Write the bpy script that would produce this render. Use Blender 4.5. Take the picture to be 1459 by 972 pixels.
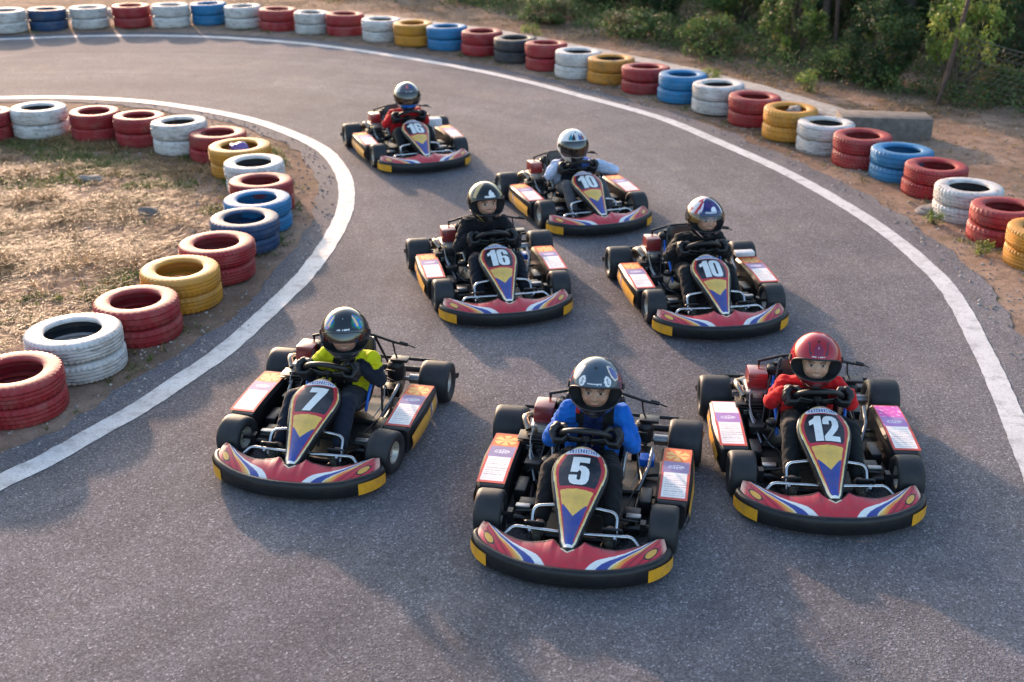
import bpy, bmesh, math, random
from mathutils import Vector, Matrix, noise
from mathutils.geometry import tessellate_polygon
random.seed(7)
R = math.radians
PI = math.pi
V = Vector
scene = bpy.context.scene
for o in list(bpy.data.objects): bpy.data.objects.remove(o)
COL = scene.collection

# ------------------------------------------------------------------ camera, world, sun, exposure
cam_d = bpy.data.cameras.new('camera'); cam = bpy.data.objects.new('camera', cam_d); COL.objects.link(cam)
cam.location = (0, 0, 3.79); cam.rotation_euler = (R(90-23.8), 0, 0)
cam_d.sensor_width = 36; cam_d.lens = 1715/1459*36; cam_d.clip_end = 3000
cam_d.dof.use_dof = True; cam_d.dof.focus_distance = 7.4; cam_d.dof.aperture_fstop = 2.0
scene.camera = cam
SUN_EL = 12.5
SUN_DIR = V((-.40, .916, 0)).normalized()          # towards the sun, on the ground
w = bpy.data.worlds.new('World'); scene.world = w; w.use_nodes = True
nt = w.node_tree; bg = nt.nodes['Background']
sky = nt.nodes.new('ShaderNodeTexSky'); sky.sky_type = 'NISHITA'; sky.sun_disc = False
sky.sun_elevation = R(SUN_EL); sky.sun_rotation = math.atan2(SUN_DIR.x, SUN_DIR.y)
sky.air_density = 1.0; sky.dust_density = 2.5; sky.ozone_density = 1.5
nt.links.new(sky.outputs[0], bg.inputs[0]); bg.inputs[1].default_value = .15
sd = bpy.data.lights.new('sun', 'SUN'); sun = bpy.data.objects.new('sun', sd); COL.objects.link(sun)
sd.energy = 2.15; sd.angle = R(1.6); sd.color = (1.0, .66, .48)
d = V((SUN_DIR.x*math.cos(R(SUN_EL)), SUN_DIR.y*math.cos(R(SUN_EL)), math.sin(R(SUN_EL))))
sun.rotation_euler = d.to_track_quat('Z', 'Y').to_euler()
sun.location = d*30
scene.view_settings.view_transform = 'Standard'; scene.view_settings.look = 'None'
scene.view_settings.exposure = 1.80; scene.view_settings.gamma = 1

# ------------------------------------------------------------------ helpers
def tag(o, label=None, cat=None, group=None, kind=None):
    if label: o['label'] = label
    if cat: o['category'] = cat
    if group: o['group'] = group
    if kind: o['kind'] = kind
    return o
def empty(name, loc=(0,0,0), rz=0):
    o = bpy.data.objects.new(name, None); COL.objects.link(o)
    o.location = loc; o.rotation_euler = (0,0,rz); o.empty_display_size = .1
    return o
def mesh(name, vs, fs, mats, cols=None, smooth=True, bevel=0, mi=None, sharp=40):
    me = bpy.data.meshes.new(name)
    me.from_pydata([tuple(v) for v in vs], [], fs)
    if not isinstance(mats, (list, tuple)): mats = [mats]
    for m in mats: me.materials.append(m)
    if mi:
        me.polygons.foreach_set('material_index', mi)
    if bevel:
        bm = bmesh.new(); bm.from_mesh(me)
        bmesh.ops.remove_doubles(bm, verts=bm.verts, dist=1e-5)
        es = [e for e in bm.edges if len(e.link_faces) == 2 and e.calc_face_angle(0) > .5]
        bmesh.ops.bevel(bm, geom=es, offset=bevel, segments=2, profile=.6, affect='EDGES', clamp_overlap=True)
        bm.to_mesh(me); bm.free()
    if cols:
        a = me.color_attributes.new('Col', 'FLOAT_COLOR', 'POINT')
        flat = []
        for c in cols: flat.extend((c[0], c[1], c[2], 1))
        a.data.foreach_set('color', flat)
    if smooth:
        me.polygons.foreach_set('use_smooth', [True]*len(me.polygons))
        if sharp:
            try: me.set_sharp_from_angle(angle=R(sharp))
            except Exception: pass
    me.update()
    return me
def obj(name, me, parent=None, loc=None):
    o = bpy.data.objects.new(name, me); COL.objects.link(o)
    if parent: o.parent = parent
    if loc is not None: o.location = loc
    return o
class G:
    def __init__(s): s.v = []; s.f = []; s.c = []
    def add(s, vs, fs, col=None):
        n = len(s.v); s.v += [V(v) for v in vs]; s.f += [tuple(i+n for i in f) for f in fs]
        if col is not None: s.c += [col]*len(vs)
        return s
    def box(s, c, size, rot=None, col=None, taper=1):
        a, b, h = size[0]/2, size[1]/2, size[2]/2
        vs = []
        for z in (-h, h):
            t = taper if z > 0 else 1
            for x, y in ((-a,-b),(a,-b),(a,b),(-a,b)): vs.append(V((x*t, y*t, z)))
        if rot is not None: vs = [rot @ v for v in vs]
        return s.add([v+V(c) for v in vs], [(3,2,1,0),(4,5,6,7),(0,1,5,4),(1,2,6,5),(2,3,7,6),(3,0,4,7)], col)
    def tube(s, pts, r, n=10, closed=False, caps=True, col=None):
        pts = [V(p) for p in pts]; m = len(pts)
        rr = r if isinstance(r, (list, tuple)) else [r]*m
        vs = []; fs = []; prev = None
        for i, p in enumerate(pts):
            if closed: t = pts[(i+1) % m]-pts[i-1]
            else: t = pts[min(i+1, m-1)]-pts[max(i-1, 0)]
            t = t.normalized() if t.length > 1e-9 else V((0,0,1))
            if prev is None:
                up = V((0,0,1)) if abs(t.z) < .9 else V((1,0,0))
                a = t.cross(up).normalized()
            else:
                a = (prev-t*prev.dot(t)).normalized()
            prev = a; b = t.cross(a)
            for k in range(n):
                q = 2*PI*k/n
                vs.append(p+(a*math.cos(q)+b*math.sin(q))*rr[i])
        for i in range(m if closed else m-1):
            j = (i+1) % m
            for k in range(n):
                l = (k+1) % n
                fs.append((i*n+k, i*n+l, j*n+l, j*n+k))
        if caps and not closed:
            fs.append(tuple(range(n))[::-1]); fs.append(tuple((m-1)*n+k for k in range(n)))
        return s.add(vs, fs, col)
    def lathe(s, prof, n=32, axis='Z', c=(0,0,0), closed=False, mod=None, col=None):
        vs = []; fs = []; m = len(prof)
        for k in range(n):
            q = 2*PI*k/n; ca, sa = math.cos(q), math.sin(q)
            for i, (r, z) in enumerate(prof):
                if mod: r, z = mod(k, i, r, z)
                if axis == 'Z': p = (r*ca, r*sa, z)
                elif axis == 'X': p = (z, r*ca, r*sa)
                else: p = (r*sa, z, r*ca)
                vs.append(V(p)+V(c))
        for k in range(n):
            l = (k+1) % n
            for i in range(m if closed else m-1):
                j = (i+1) % m
                fs.append((k*m+i, l*m+i, l*m+j, k*m+j))
        return s.add(vs, fs, col)
    def grid(s, nu, nv, fn, col=None):
        vs = []; cs = []
        for i in range(nu+1):
            for j in range(nv+1):
                r = fn(i/nu, j/nv)
                vs.append(V(r))
                if col: cs.append(col(i/nu, j/nv))
        fs = [(i*(nv+1)+j, (i+1)*(nv+1)+j, (i+1)*(nv+1)+j+1, i*(nv+1)+j+1) for i in range(nu) for j in range(nv)]
        n = len(s.v); s.v += vs; s.f += [tuple(q+n for q in f) for f in fs]; s.c += cs
        return s
    def me(s, name, mat, **k):
        return mesh(name, s.v, s.f, mat, cols=s.c if len(s.c) == len(s.v) and s.c else None, **k)
    def to(s, name, mat, parent=None, **k):
        return obj(name, s.me(name, mat, **k), parent)
def cr(pts, n=8, closed=False):
    """Catmull-Rom through points"""
    pts = [V(p) for p in pts]; out = []; m = len(pts)
    rng = range(m) if closed else range(m-1)
    for i in rng:
        if closed: p0, p1, p2, p3 = pts[i-1], pts[i], pts[(i+1) % m], pts[(i+2) % m]
        else: p0, p1, p2, p3 = pts[max(i-1,0)], pts[i], pts[i+1], pts[min(i+2,m-1)]
        for k in range(n):
            t = k/n
            out.append(.5*((2*p1)+(p2-p0)*t+(2*p0-5*p1+4*p2-p3)*t*t+(3*p1-p0-3*p2+p3)*t**3))
    if not closed: out.append(pts[-1])
    return out
def bend(pts, rad=.03, n=5):
    """polyline with rounded corners"""
    pts = [V(p) for p in pts]; out = [pts[0]]
    for i in range(1, len(pts)-1):
        a, b, c = pts[i-1], pts[i], pts[i+1]
        d1 = (a-b); d2 = (c-b); r = min(rad, d1.length*.45, d2.length*.45)
        s_, e_ = b+d1.normalized()*r, b+d2.normalized()*r
        for k in range(n+1):
            t = k/n; out.append((s_*(1-t)+b*t)*(1-t)+(b*(1-t)+e_*t)*t)
    out.append(pts[-1]); return out
def lerp(a, b, t): return a+(b-a)*t
def mixc(a, b, t): return tuple(a[i]+(b[i]-a[i])*t for i in range(3))
def ss(e0, e1, x):
    t = max(0, min(1, (x-e0)/(e1-e0))) if e1 != e0 else float(x > e0)
    return t*t*(3-2*t)
def interp(tab, x):
    if x <= tab[0][0]: return tab[0][1]
    for (x0, y0), (x1, y1) in zip(tab, tab[1:]):
        if x <= x1: return y0+(y1-y0)*(x-x0)/(x1-x0)
    return tab[-1][1]

# ------------------------------------------------------------------ materials
def base(name):
    m = bpy.data.materials.new(name); m.use_nodes = True
    n = m.node_tree.nodes; l = m.node_tree.links
    return m, n, l, n['Principled BSDF']
def nz(n, l, scale, detail=4, rough=.6, coord='Object', kind='noise', vec=None):
    if vec is None:
        tc = n.new('ShaderNodeTexCoord'); vec = tc.outputs[coord]
    t = n.new('ShaderNodeTexNoise' if kind == 'noise' else 'ShaderNodeTexVoronoi')
    t.inputs['Scale'].default_value = scale
    if kind == 'noise':
        t.inputs['Detail'].default_value = detail; t.inputs['Roughness'].default_value = rough
    l.new(vec, t.inputs['Vector'])
    return t
def ramp(n, l, src, stops):
    r = n.new('ShaderNodeValToRGB'); e = r.color_ramp.elements
    while len(e) < len(stops): e.new(.5)
    for i, (p, c) in enumerate(stops):
        e[i].position = p; e[i].color = (c[0], c[1], c[2], 1) if isinstance(c, (tuple, list)) else (c, c, c, 1)
    l.new(src, r.inputs[0]); return r
def mix(n, l, f, a, b, mode='MIX'):
    m = n.new('ShaderNodeMix'); m.data_type = 'RGBA'; m.blend_type = mode
    for s, v in ((0, f), (6, a), (7, b)):
        if hasattr(v, 'is_linked') or hasattr(v, 'links'): l.new(v, m.inputs[s])
        else: m.inputs[s].default_value = v if s == 0 else (*v[:3], 1)
    return m.outputs[2]
def pm(name, col=None, rough=.5, metal=0, coat=0, var=.12, dirt=0, bump=0, bscale=200, spec=.5, sheen=0, dirtcol=(.16,.12,.09)):
    m, n, l, p = base(name)
    if col is None:
        a = n.new('ShaderNodeAttribute'); a.attribute_name = 'Col'; c = a.outputs['Color']
    else:
        r_ = n.new('ShaderNodeRGB'); r_.outputs[0].default_value = (*col, 1); c = r_.outputs[0]
    if var:
        t = nz(n, l, 9, 5)
        rp = ramp(n, l, t.outputs['Fac'], [(.3, 1-var), (.7, 1+var)])
        c = mix(n, l, 1.0, c, rp.outputs[0], 'MULTIPLY')
    if dirt:
        t = nz(n, l, 14, 8, .7)
        rp = ramp(n, l, t.outputs['Fac'], [(.44, 0.0), (.66, dirt)])
        c = mix(n, l, rp.outputs[0], c, dirtcol)
    l.new(c, p.inputs['Base Color'])
    t = nz(n, l, 30, 5)
    rr = n.new('ShaderNodeMapRange'); rr.inputs[3].default_value = max(.02, rough-.08); rr.inputs[4].default_value = min(1, rough+.1)
    l.new(t.outputs['Fac'], rr.inputs[0]); l.new(rr.outputs[0], p.inputs['Roughness'])
    p.inputs['Metallic'].default_value = metal; p.inputs['Coat Weight'].default_value = coat; p.inputs['Coat Roughness'].default_value = .08
    p.inputs['Specular IOR Level'].default_value = spec
    if sheen: p.inputs['Sheen Weight'].default_value = sheen; p.inputs['Sheen Roughness'].default_value = .5
    if bump:
        t = nz(n, l, bscale, 3); b = n.new('ShaderNodeBump'); b.inputs['Strength'].default_value = bump; b.inputs['Distance'].default_value = .002
        l.new(t.outputs['Fac'], b.inputs['Height']); l.new(b.outputs[0], p.inputs['Normal'])
    return m
M = {}
M['plastic_black'] = pm('black_plastic', (.012,.012,.014), .36, var=.3, dirt=.16, bump=.15, bscale=60, dirtcol=(.05,.04,.035), spec=.35)
M['decal'] = pm('printed_decal', None, .34, coat=.2, dirt=.26)
M['sticker'] = pm('paper_sticker', None, .62, dirt=.12, spec=.2)
M['reflector'] = pm('yellow_reflector', (.78,.36,.015), .4, dirt=.35, bump=.25, bscale=260)
M['white_vinyl'] = pm('white_vinyl', (.80,.80,.78), .4, dirt=.1)
M['chrome'] = pm('chrome_tube', (.55,.55,.56), .25, 1, dirt=.35, dirtcol=(.25,.11,.05))
M['steel'] = pm('dull_steel', (.32,.32,.33), .42, 1, dirt=.4)
M['alu'] = pm('cast_aluminium', (.50,.49,.47), .45, .9, dirt=.3)
M['black_metal'] = pm('black_metal', (.014,.014,.016), .4, .3, var=.3, dirt=.12)
M['engine_red'] = pm('red_engine_cover', (.20,.012,.015), .3, coat=.5, dirt=.2)
M['exhaust'] = pm('exhaust_metal', (.45,.38,.30), .4, 1, dirt=.5)
M['rim'] = pm('wheel_rim', (.55,.50,.42), .4, .6, dirt=.4)
M['slick'] = pm('slick_rubber', (.022,.022,.025), .55, var=.25, dirt=.3, bump=.3, bscale=120, dirtcol=(.045,.042,.042), spec=.35)
M['grip'] = pm('grip_rubber', (.012,.012,.013), .45, var=.2, bump=.2)
M['seat'] = pm('seat_shell', (.014,.014,.016), .35, coat=.2, var=.2)
M['blue_trim'] = pm('blue_trim', (.01,.12,.55), .35, coat=.3)
M['steel_white'] = pm('pale_steel', (.55,.55,.55), .35, .4, dirt=.2)
M['fuel'] = pm('pale_plastic', (.55,.56,.60), .45, dirt=.25)
M['fabric'] = pm('jacket_fabric', None, .8, var=.18, bump=.5, bscale=420, sheen=.06, spec=.15)
M['glove'] = pm('glove_leather', (.014,.014,.016), .5, var=.3, bump=.5, bscale=160)
M['shoe'] = pm('shoe_canvas', None, .8, bump=.3)
M['helmet'] = pm('helmet_lacquer', None, .15, coat=.35, var=.04, spec=.4)
M['padding'] = pm('helmet_padding', (.012,.013,.016), .9, bump=.5, bscale=200)
M['rim_rubber'] = pm('helmet_seal', (.012,.012,.014), .5)
M['cable'] = pm('cable', (.012,.012,.012), .5)
M['cable_grey'] = pm('grey_cable', (.25,.25,.25), .5)
def m_scuffed():
    m = pm('scuffed_black_plastic', (.012,.012,.014), .38, var=.3, dirt=.2, bump=.2, bscale=60, dirtcol=(.05,.04,.035), spec=.35)
    n, l = m.node_tree.nodes, m.node_tree.links; p = n['Principled BSDF']; src = p.inputs['Base Color'].links[0].from_socket
    tc = n.new('ShaderNodeTexCoord'); mp = n.new('ShaderNodeMapping'); mp.inputs['Scale'].default_value = (3, 3, 46); l.new(tc.outputs['Object'], mp.inputs[0])
    t = nz(n, l, 3.5, 8, .8, vec=mp.outputs[0]); r = ramp(n, l, t.outputs['Fac'], [(.58, 0.0), (.70, .55)])
    l.new(mix(n, l, r.outputs[0], src, (.16,.14,.13)), p.inputs['Base Color']); return m
M['scuffed'] = m_scuffed()
def m_skin():
    m, n, l, p = base('skin')
    a = n.new('ShaderNodeAttribute'); a.attribute_name = 'Col'
    t = nz(n, l, 60, 4); rp = ramp(n, l, t.outputs['Fac'], [(.3, .93), (.7, 1.06)])
    l.new(mix(n, l, 1.0, a.outputs['Color'], rp.outputs[0], 'MULTIPLY'), p.inputs['Base Color'])
    p.inputs['Roughness'].default_value = .5
    p.inputs['Subsurface Weight'].default_value = .12; p.inputs['Subsurface Radius'].default_value = (.01,.004,.002); p.inputs['Subsurface Scale'].default_value = .5
    return m
M['skin'] = m_skin()
def m_visor(name, col, alpha):
    m, n, l, p = base(name)
    p.inputs['Base Color'].default_value = (*col, 1); p.inputs['Roughness'].default_value = .07
    p.inputs['Coat Weight'].default_value = 1; p.inputs['Specular IOR Level'].default_value = .7
    p.inputs['Alpha'].default_value = alpha
    return m
M['visor_dark'] = m_visor('smoked_visor', (.008,.007,.007), .93)
M['visor_clear'] = m_visor('clear_visor', (.10,.15,.22), .30)
M['visor_amber'] = m_visor('amber_visor', (.16,.08,.015), .8)

def m_tyre(name, col, wear=.25, worn=(.03,.028,.027), dust=.3):
    m, n, l, p = base(name)
    oi = n.new('ShaderNodeObjectInfo'); tc = n.new('ShaderNodeTexCoord')
    ad = n.new('ShaderNodeVectorMath'); ad.operation = 'ADD'
    sc = n.new('ShaderNodeVectorMath'); sc.operation = 'SCALE'; sc.inputs[0].default_value = (17, 9, 5)
    l.new(oi.outputs['Random'], sc.inputs['Scale']); l.new(tc.outputs['Object'], ad.inputs[0]); l.new(sc.outputs[0], ad.inputs[1])
    v = ad.outputs[0]
    t1 = nz(n, l, 3.5, 5, vec=v); r1 = ramp(n, l, t1.outputs['Fac'], [(.3, .78), (.7, 1.15)])
    c = mix(n, l, 1.0, col, r1.outputs[0], 'MULTIPLY')
    # scuffs where the paint has gone, stretched round the tyre
    mp = n.new('ShaderNodeMapping'); mp.inputs['Scale'].default_value = (1, 1, 4); l.new(v, mp.inputs[0])
    t2 = nz(n, l, 9, 9, .75, vec=mp.outputs[0]); r2 = ramp(n, l, t2.outputs['Fac'], [(.60-.12*wear, 0.0), (.74-.1*wear, min(1, .35+wear))])
    c = mix(n, l, r2.outputs[0], c, worn)
    # dust caught on the flat sidewall and the lower edge
    t3 = nz(n, l, 6, 6, .65, vec=v); r3 = ramp(n, l, t3.outputs['Fac'], [(.42, 0.0), (.8, dust)])
    c = mix(n, l, r3.outputs[0], c, (.33,.24,.18))
    l.new(c, p.inputs['Base Color']); p.inputs['Roughness'].default_value = .62
    t4 = nz(n, l, 45, 5, vec=v); b = n.new('ShaderNodeBump'); b.inputs['Strength'].default_value = .45; b.inputs['Distance'].default_value = .006
    l.new(t4.outputs['Fac'], b.inputs['Height']); l.new(b.outputs[0], p.inputs['Normal'])
    return m
TY = {'w': m_tyre('white_tyre_paint', (.60,.57,.55), .75, (.14,.13,.125), .45),
      'r': m_tyre('red_tyre_paint', (.31,.014,.020), .45, (.12,.03,.03), .32),
      'b': m_tyre('blue_tyre_paint', (.012,.17,.37), .35, (.03,.10,.22), .18),
      'db': m_tyre('dark_blue_tyre_paint', (.007,.045,.125), .6, (.03,.035,.045), .25),
      'y': m_tyre('yellow_tyre_paint', (.55,.235,.018), .45, (.20,.12,.03), .32),
      'yk': m_tyre('worn_yellow_tyre_paint', (.55,.24,.025), .75, (.05,.05,.055), .25),
      'k': m_tyre('black_tyre_paint', (.035,.04,.05), .2, (.12,.12,.13), .25)}

def m_asphalt():
    m, n, l, p = base('asphalt')
    tc = n.new('ShaderNodeTexCoord'); v = tc.outputs['Object']
    big = nz(n, l, .45, 5, .6, vec=v); cb = ramp(n, l, big.outputs['Fac'], [(.3, (.118,.111,.122)), (.7, (.178,.165,.172))])
    st = nz(n, l, 2.6, 6, .7, vec=v); cs = ramp(n, l, st.outputs['Fac'], [(.35, .86), (.68, 1.10)])
    c = mix(n, l, 1.0, cb.outputs[0], cs.outputs[0], 'MULTIPLY')
    vo = nz(n, l, 105, kind='v', vec=v); vc = ramp(n, l, vo.outputs['Color'], [(.0, .35), (.5, .90), (.80, 1.3), (.95, 2.7)])
    c = mix(n, l, .8, c, vc.outputs[0], 'MULTIPLY')
    fi = nz(n, l, 160, 3, .7, vec=v); fc = ramp(n, l, fi.outputs['Fac'], [(.35, .6), (.65, 1.4)])
    c = mix(n, l, .7, c, fc.outputs[0], 'MULTIPLY')
    du = nz(n, l, .9, 7, .7, vec=v); dc = ramp(n, l, du.outputs['Fac'], [(.52, 0.0), (.75, .28)])
    c = mix(n, l, dc.outputs[0], c, (.26,.20,.165))
    # faint darker bands of rubber following the bend, and a few old cracks
    sp = n.new('ShaderNodeVectorMath'); sp.operation = 'DISTANCE'; sp.inputs[1].default_value = (-6.5, 10.0, 0); l.new(v, sp.inputs[0])
    wv = nz(n, l, 1.6, 4, .6, vec=sp.outputs['Value']) if False else None
    cm = n.new('ShaderNodeCombineXYZ'); l.new(sp.outputs['Value'], cm.inputs[0]); rn = nz(n, l, 1.3, 5, .65, vec=cm.outputs[0]); rr = ramp(n, l, rn.outputs['Fac'], [(.36, .74), (.56, 1.06)])
    c = mix(n, l, .8, c, rr.outputs[0], 'MULTIPLY')
    l.new(c, p.inputs['Base Color']); p.inputs['Roughness'].default_value = .92; p.inputs['Specular IOR Level'].default_value = .22
    b = n.new('ShaderNodeBump'); b.inputs['Strength'].default_value = .55; b.inputs['Distance'].default_value = .006
    l.new(vo.outputs['Distance'], b.inputs['Height']); b2 = n.new('ShaderNodeBump'); b2.inputs['Strength'].default_value = .5; b2.inputs['Distance'].default_value = .004
    l.new(fi.outputs['Fac'], b2.inputs['Height']); l.new(b.outputs[0], b2.inputs['Normal']); l.new(b2.outputs[0], p.inputs['Normal'])
    return m
def m_line():
    m, n, l, p = base('line_paint')
    tc = n.new('ShaderNodeTexCoord'); v = tc.outputs['Object']
    a = nz(n, l, 2.2, 6, .7, vec=v); ca = ramp(n, l, a.outputs['Fac'], [(.3, (.50,.475,.46)), (.7, (.68,.655,.64))])
    f = nz(n, l, 70, 4, .8, vec=v); cf = ramp(n, l, f.outputs['Fac'], [(.34, .55), (.5, 0.0)])
    c = mix(n, l, cf.outputs[0], ca.outputs[0], (.22,.20,.20))
    g = nz(n, l, 7, 8, .75, vec=v); cg = ramp(n, l, g.outputs['Fac'], [(.50, 0.0), (.66, .7)])
    c = mix(n, l, cg.outputs[0], c, (.24,.215,.21))
    vo = n.new('ShaderNodeTexVoronoi'); vo.feature = 'DISTANCE_TO_EDGE'; vo.inputs['Scale'].default_value = 1.1; dn = nz(n, l, 5, 5, .6, vec=v); dv = n.new('ShaderNodeVectorMath'); dv.operation = 'ADD'; l.new(v, dv.inputs[0]); l.new(dn.outputs['Color'], dv.inputs[1]); l.new(dv.outputs[0], vo.inputs['Vector'])
    ck = ramp(n, l, vo.outputs['Distance'], [(.0, .35), (.006, 0.0)]); c = mix(n, l, ck.outputs[0], c, (.10,.09,.09))
    l.new(c, p.inputs['Base Color']); p.inputs['Roughness'].default_value = .7
    b = n.new('ShaderNodeBump'); b.inputs['Strength'].default_value = .5; b.inputs['Distance'].default_value = .004
    l.new(f.outputs['Fac'], b.inputs['Height']); l.new(b.outputs[0], p.inputs['Normal'])
    return m
def m_ground():
    m, n, l, p = base('dry_earth')
    tc = n.new('ShaderNodeTexCoord'); v = tc.outputs['Object']
    a = nz(n, l, .5, 6, .65, vec=v); ca = ramp(n, l, a.outputs['Fac'], [(.3, (.15,.095,.065)), (.5, (.27,.18,.13)), (.7, (.40,.28,.21))])
    b_ = nz(n, l, 5, 8, .75, vec=v); cb = ramp(n, l, b_.outputs['Fac'], [(.3, .62), (.7, 1.3)])
    c = mix(n, l, 1.0, ca.outputs[0], cb.outputs[0], 'MULTIPLY')
    f = nz(n, l, 60, 5, .8, vec=v); cf = ramp(n, l, f.outputs['Fac'], [(.3, .6), (.7, 1.4)])
    c = mix(n, l, .8, c, cf.outputs[0], 'MULTIPLY')
    g = nz(n, l, 1.3, 7, .7, vec=v); cg = ramp(n, l, g.outputs['Fac'], [(.56, 0.0), (.68, .55)])
    c = mix(n, l, cg.outputs[0], c, (.085,.085,.035))
    l.new(c, p.inputs['Base Color']); p.inputs['Roughness'].default_value = .95; p.inputs['Specular IOR Level'].default_value = .05
    b = n.new('ShaderNodeBump'); b.inputs['Strength'].default_value = .9; b.inputs['Distance'].default_value = .03
    l.new(b_.outputs['Fac'], b.inputs['Height']); b2 = n.new('ShaderNodeBump'); b2.inputs['Strength'].default_value = .8; b2.inputs['Distance'].default_value = .008
    l.new(f.outputs['Fac'], b2.inputs['Height']); l.new(b.outputs[0], b2.inputs['Normal']); l.new(b2.outputs[0], p.inputs['Normal'])
    return m
M['asphalt'] = m_asphalt(); M['line'] = m_line(); M['ground'] = m_ground()
M['concrete'] = pm('weathered_concrete', (.36,.32,.29), .85, var=.25, dirt=.45, bump=1, bscale=30, dirtcol=(.13,.11,.09))
M['block'] = pm('grey_concrete', (.16,.135,.12), .9, var=.3, dirt=.5, bump=1, bscale=30, dirtcol=(.07,.06,.055))
M['bark'] = pm('bark', (.09,.065,.05), .9, var=.4, bump=1, bscale=40)
M['rust'] = pm('rusty_post', (.085,.05,.04), .8, var=.35, dirt=.3, bump=.8, bscale=50)
M['wire'] = pm('weathered_wire', (.15,.135,.115), .6, .4)
M['stone'] = pm('stone', (.30,.25,.22), .9, var=.3, bump=1, bscale=30)
M['bag'] = pm('violet_plastic', (.16,.10,.30), .4)
def m_leaf(name='leaf'):
    m, n, l, p = base(name)
    a = n.new('ShaderNodeAttribute'); a.attribute_name = 'Col'
    l.new(a.outputs['Color'], p.inputs['Base Color']); p.inputs['Roughness'].default_value = .55; p.inputs['Specular IOR Level'].default_value = .3
    tr = n.new('ShaderNodeBsdfTranslucent'); l.new(a.outputs['Color'], tr.inputs['Color'])
    mx = n.new('ShaderNodeMixShader'); mx.inputs[0].default_value = .35
    l.new(p.outputs[0], mx.inputs[1]); l.new(tr.outputs[0], mx.inputs[2]); l.new(mx.outputs[0], n['Material Output'].inputs['Surface'])
    return m
M['leaf'] = m_leaf()

# ------------------------------------------------------------------ ground, track, lines
OUT = [(-30,12.0),(-22,17.0),(-15,20.5),(-11,21.6),(-9.23,22.04),(-8.06,22.34),(-6.82,22.45),(-5.5,22.3),(-4.13,21.83),(-3.05,21.24),(-1.71,20.24),(-0.64,19.3),(0.26,18.32),(0.95,17.42),(1.72,16.41),(2.14,15.72),(2.6,14.66),(3.11,13.39),(3.47,12.15),(3.68,11.1),(3.77,10.01),(3.73,9.3),(3.63,8.6),(3.51,7.85),(3.38,7.15),(3.25,6.5),(2.9,4.8),(2.5,3),(1.9,.5),(1.2,-3),(.5,-8),(0,-16)]
INN = [(-30,6.5),(-22,11.5),(-15,15.0),(-11,16.5),(-9,17.0),(-7.19,17.25),(-6.3,17.25),(-5.17,16.97),(-3.97,16.28),(-3.17,15.57),(-2.36,14.46),(-1.93,13.3),(-1.75,12.23),(-1.73,11.26),(-1.83,10.09),(-1.99,9.27),(-2.2,8.4),(-2.39,7.9),(-2.58,7.43),(-2.78,7.05),(-2.96,6.7),(-3.15,6.41),(-3.8,5.3),(-4.6,3.9),(-5.6,2.0),(-6.6,-.5),(-7.6,-4),(-8.2,-9),(-8.6,-16)]
OUTc = cr([(x,y,0) for x,y in OUT], 10); INNc = cr([(x,y,0) for x,y in INN], 10)
def offs(pts, dd, z, nzv=0, sc=3.0, seed=0):
    out = []
    for i, p in enumerate(pts):
        t = (pts[min(i+1,len(pts)-1)]-pts[max(i-1,0)]).normalized()
        nr = V((-t.y, t.x, 0))
        k = dd+(nzv*(noise.noise(V((p.x*sc, p.y*sc, seed)))+.5*noise.noise(V((p.x*sc*3, p.y*sc*3, seed)))) if nzv else 0)
        q = p+nr*k; out.append(V((q.x, q.y, z)))
    return out
def strip(a, b):
    g = G(); n = len(a)
    g.add(a+b, [(i, i+1, n+i+1, n+i) for i in range(n-1)]); return g
# ground sheet: fine near, coarse far
def gh(x, y):
    h = .035*noise.noise(V((x*.8, y*.8, 3)))+.018*noise.noise(V((x*3, y*3, 7)))+.008*noise.noise(V((x*9, y*9, 1)))
    return h
TE_OUT = offs(OUTc, .38, .006, .10, 2.2, 1)
TE_INN = offs(INNc, -.30, .006, .10, 2.2, 5)

import numpy as np
GX, GY, GS = np.arange(-14.2, 14.3, .1), np.arange(3.8, 31.3, .1), .1
def _dist(L, sgn):
    P = np.array([(p.x, p.y) for p in L]); A, B = P[:-1:2], P[2::2]; n = min(len(A), len(B)); A, B = A[:n], B[:n]
    X, Y = np.meshgrid(GX, GY, indexing='ij'); best = np.full(X.shape, 1e9); side = np.ones(X.shape)
    for a, c in zip(A, B):
        ab = c-a; L2 = ab @ ab+1e-12; t = np.clip(((X-a[0])*ab[0]+(Y-a[1])*ab[1])/L2, 0, 1)
        dx, dy = X-a[0]-ab[0]*t, Y-a[1]-ab[1]*t; d_ = np.hypot(dx, dy); s_ = np.sign(ab[0]*dy-ab[1]*dx)*sgn
        m = d_ < best; best = np.where(m, d_, best); side = np.where(m, s_, side)
    return best*side
D_OUT, D_INN = _dist(TE_OUT, 1), _dist(TE_INN, -1)
def _look(D, x, y):
    fx, fy = (x-GX[0])/GS, (y-GY[0])/GS; i, j = int(max(0, min(len(GX)-2, fx))), int(max(0, min(len(GY)-2, fy))); fx = min(1,max(0,fx-i)); fy = min(1,max(0,fy-j))
    return float((D[i,j]*(1-fx)+D[i+1,j]*fx)*(1-fy)+(D[i,j+1]*(1-fx)+D[i+1,j+1]*fx)*fy)
def near_track(x, y): return max(_look(D_OUT, x, y), _look(D_INN, x, y))
def SIDE(x, y): return -_look(D_INN, x, y)
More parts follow.
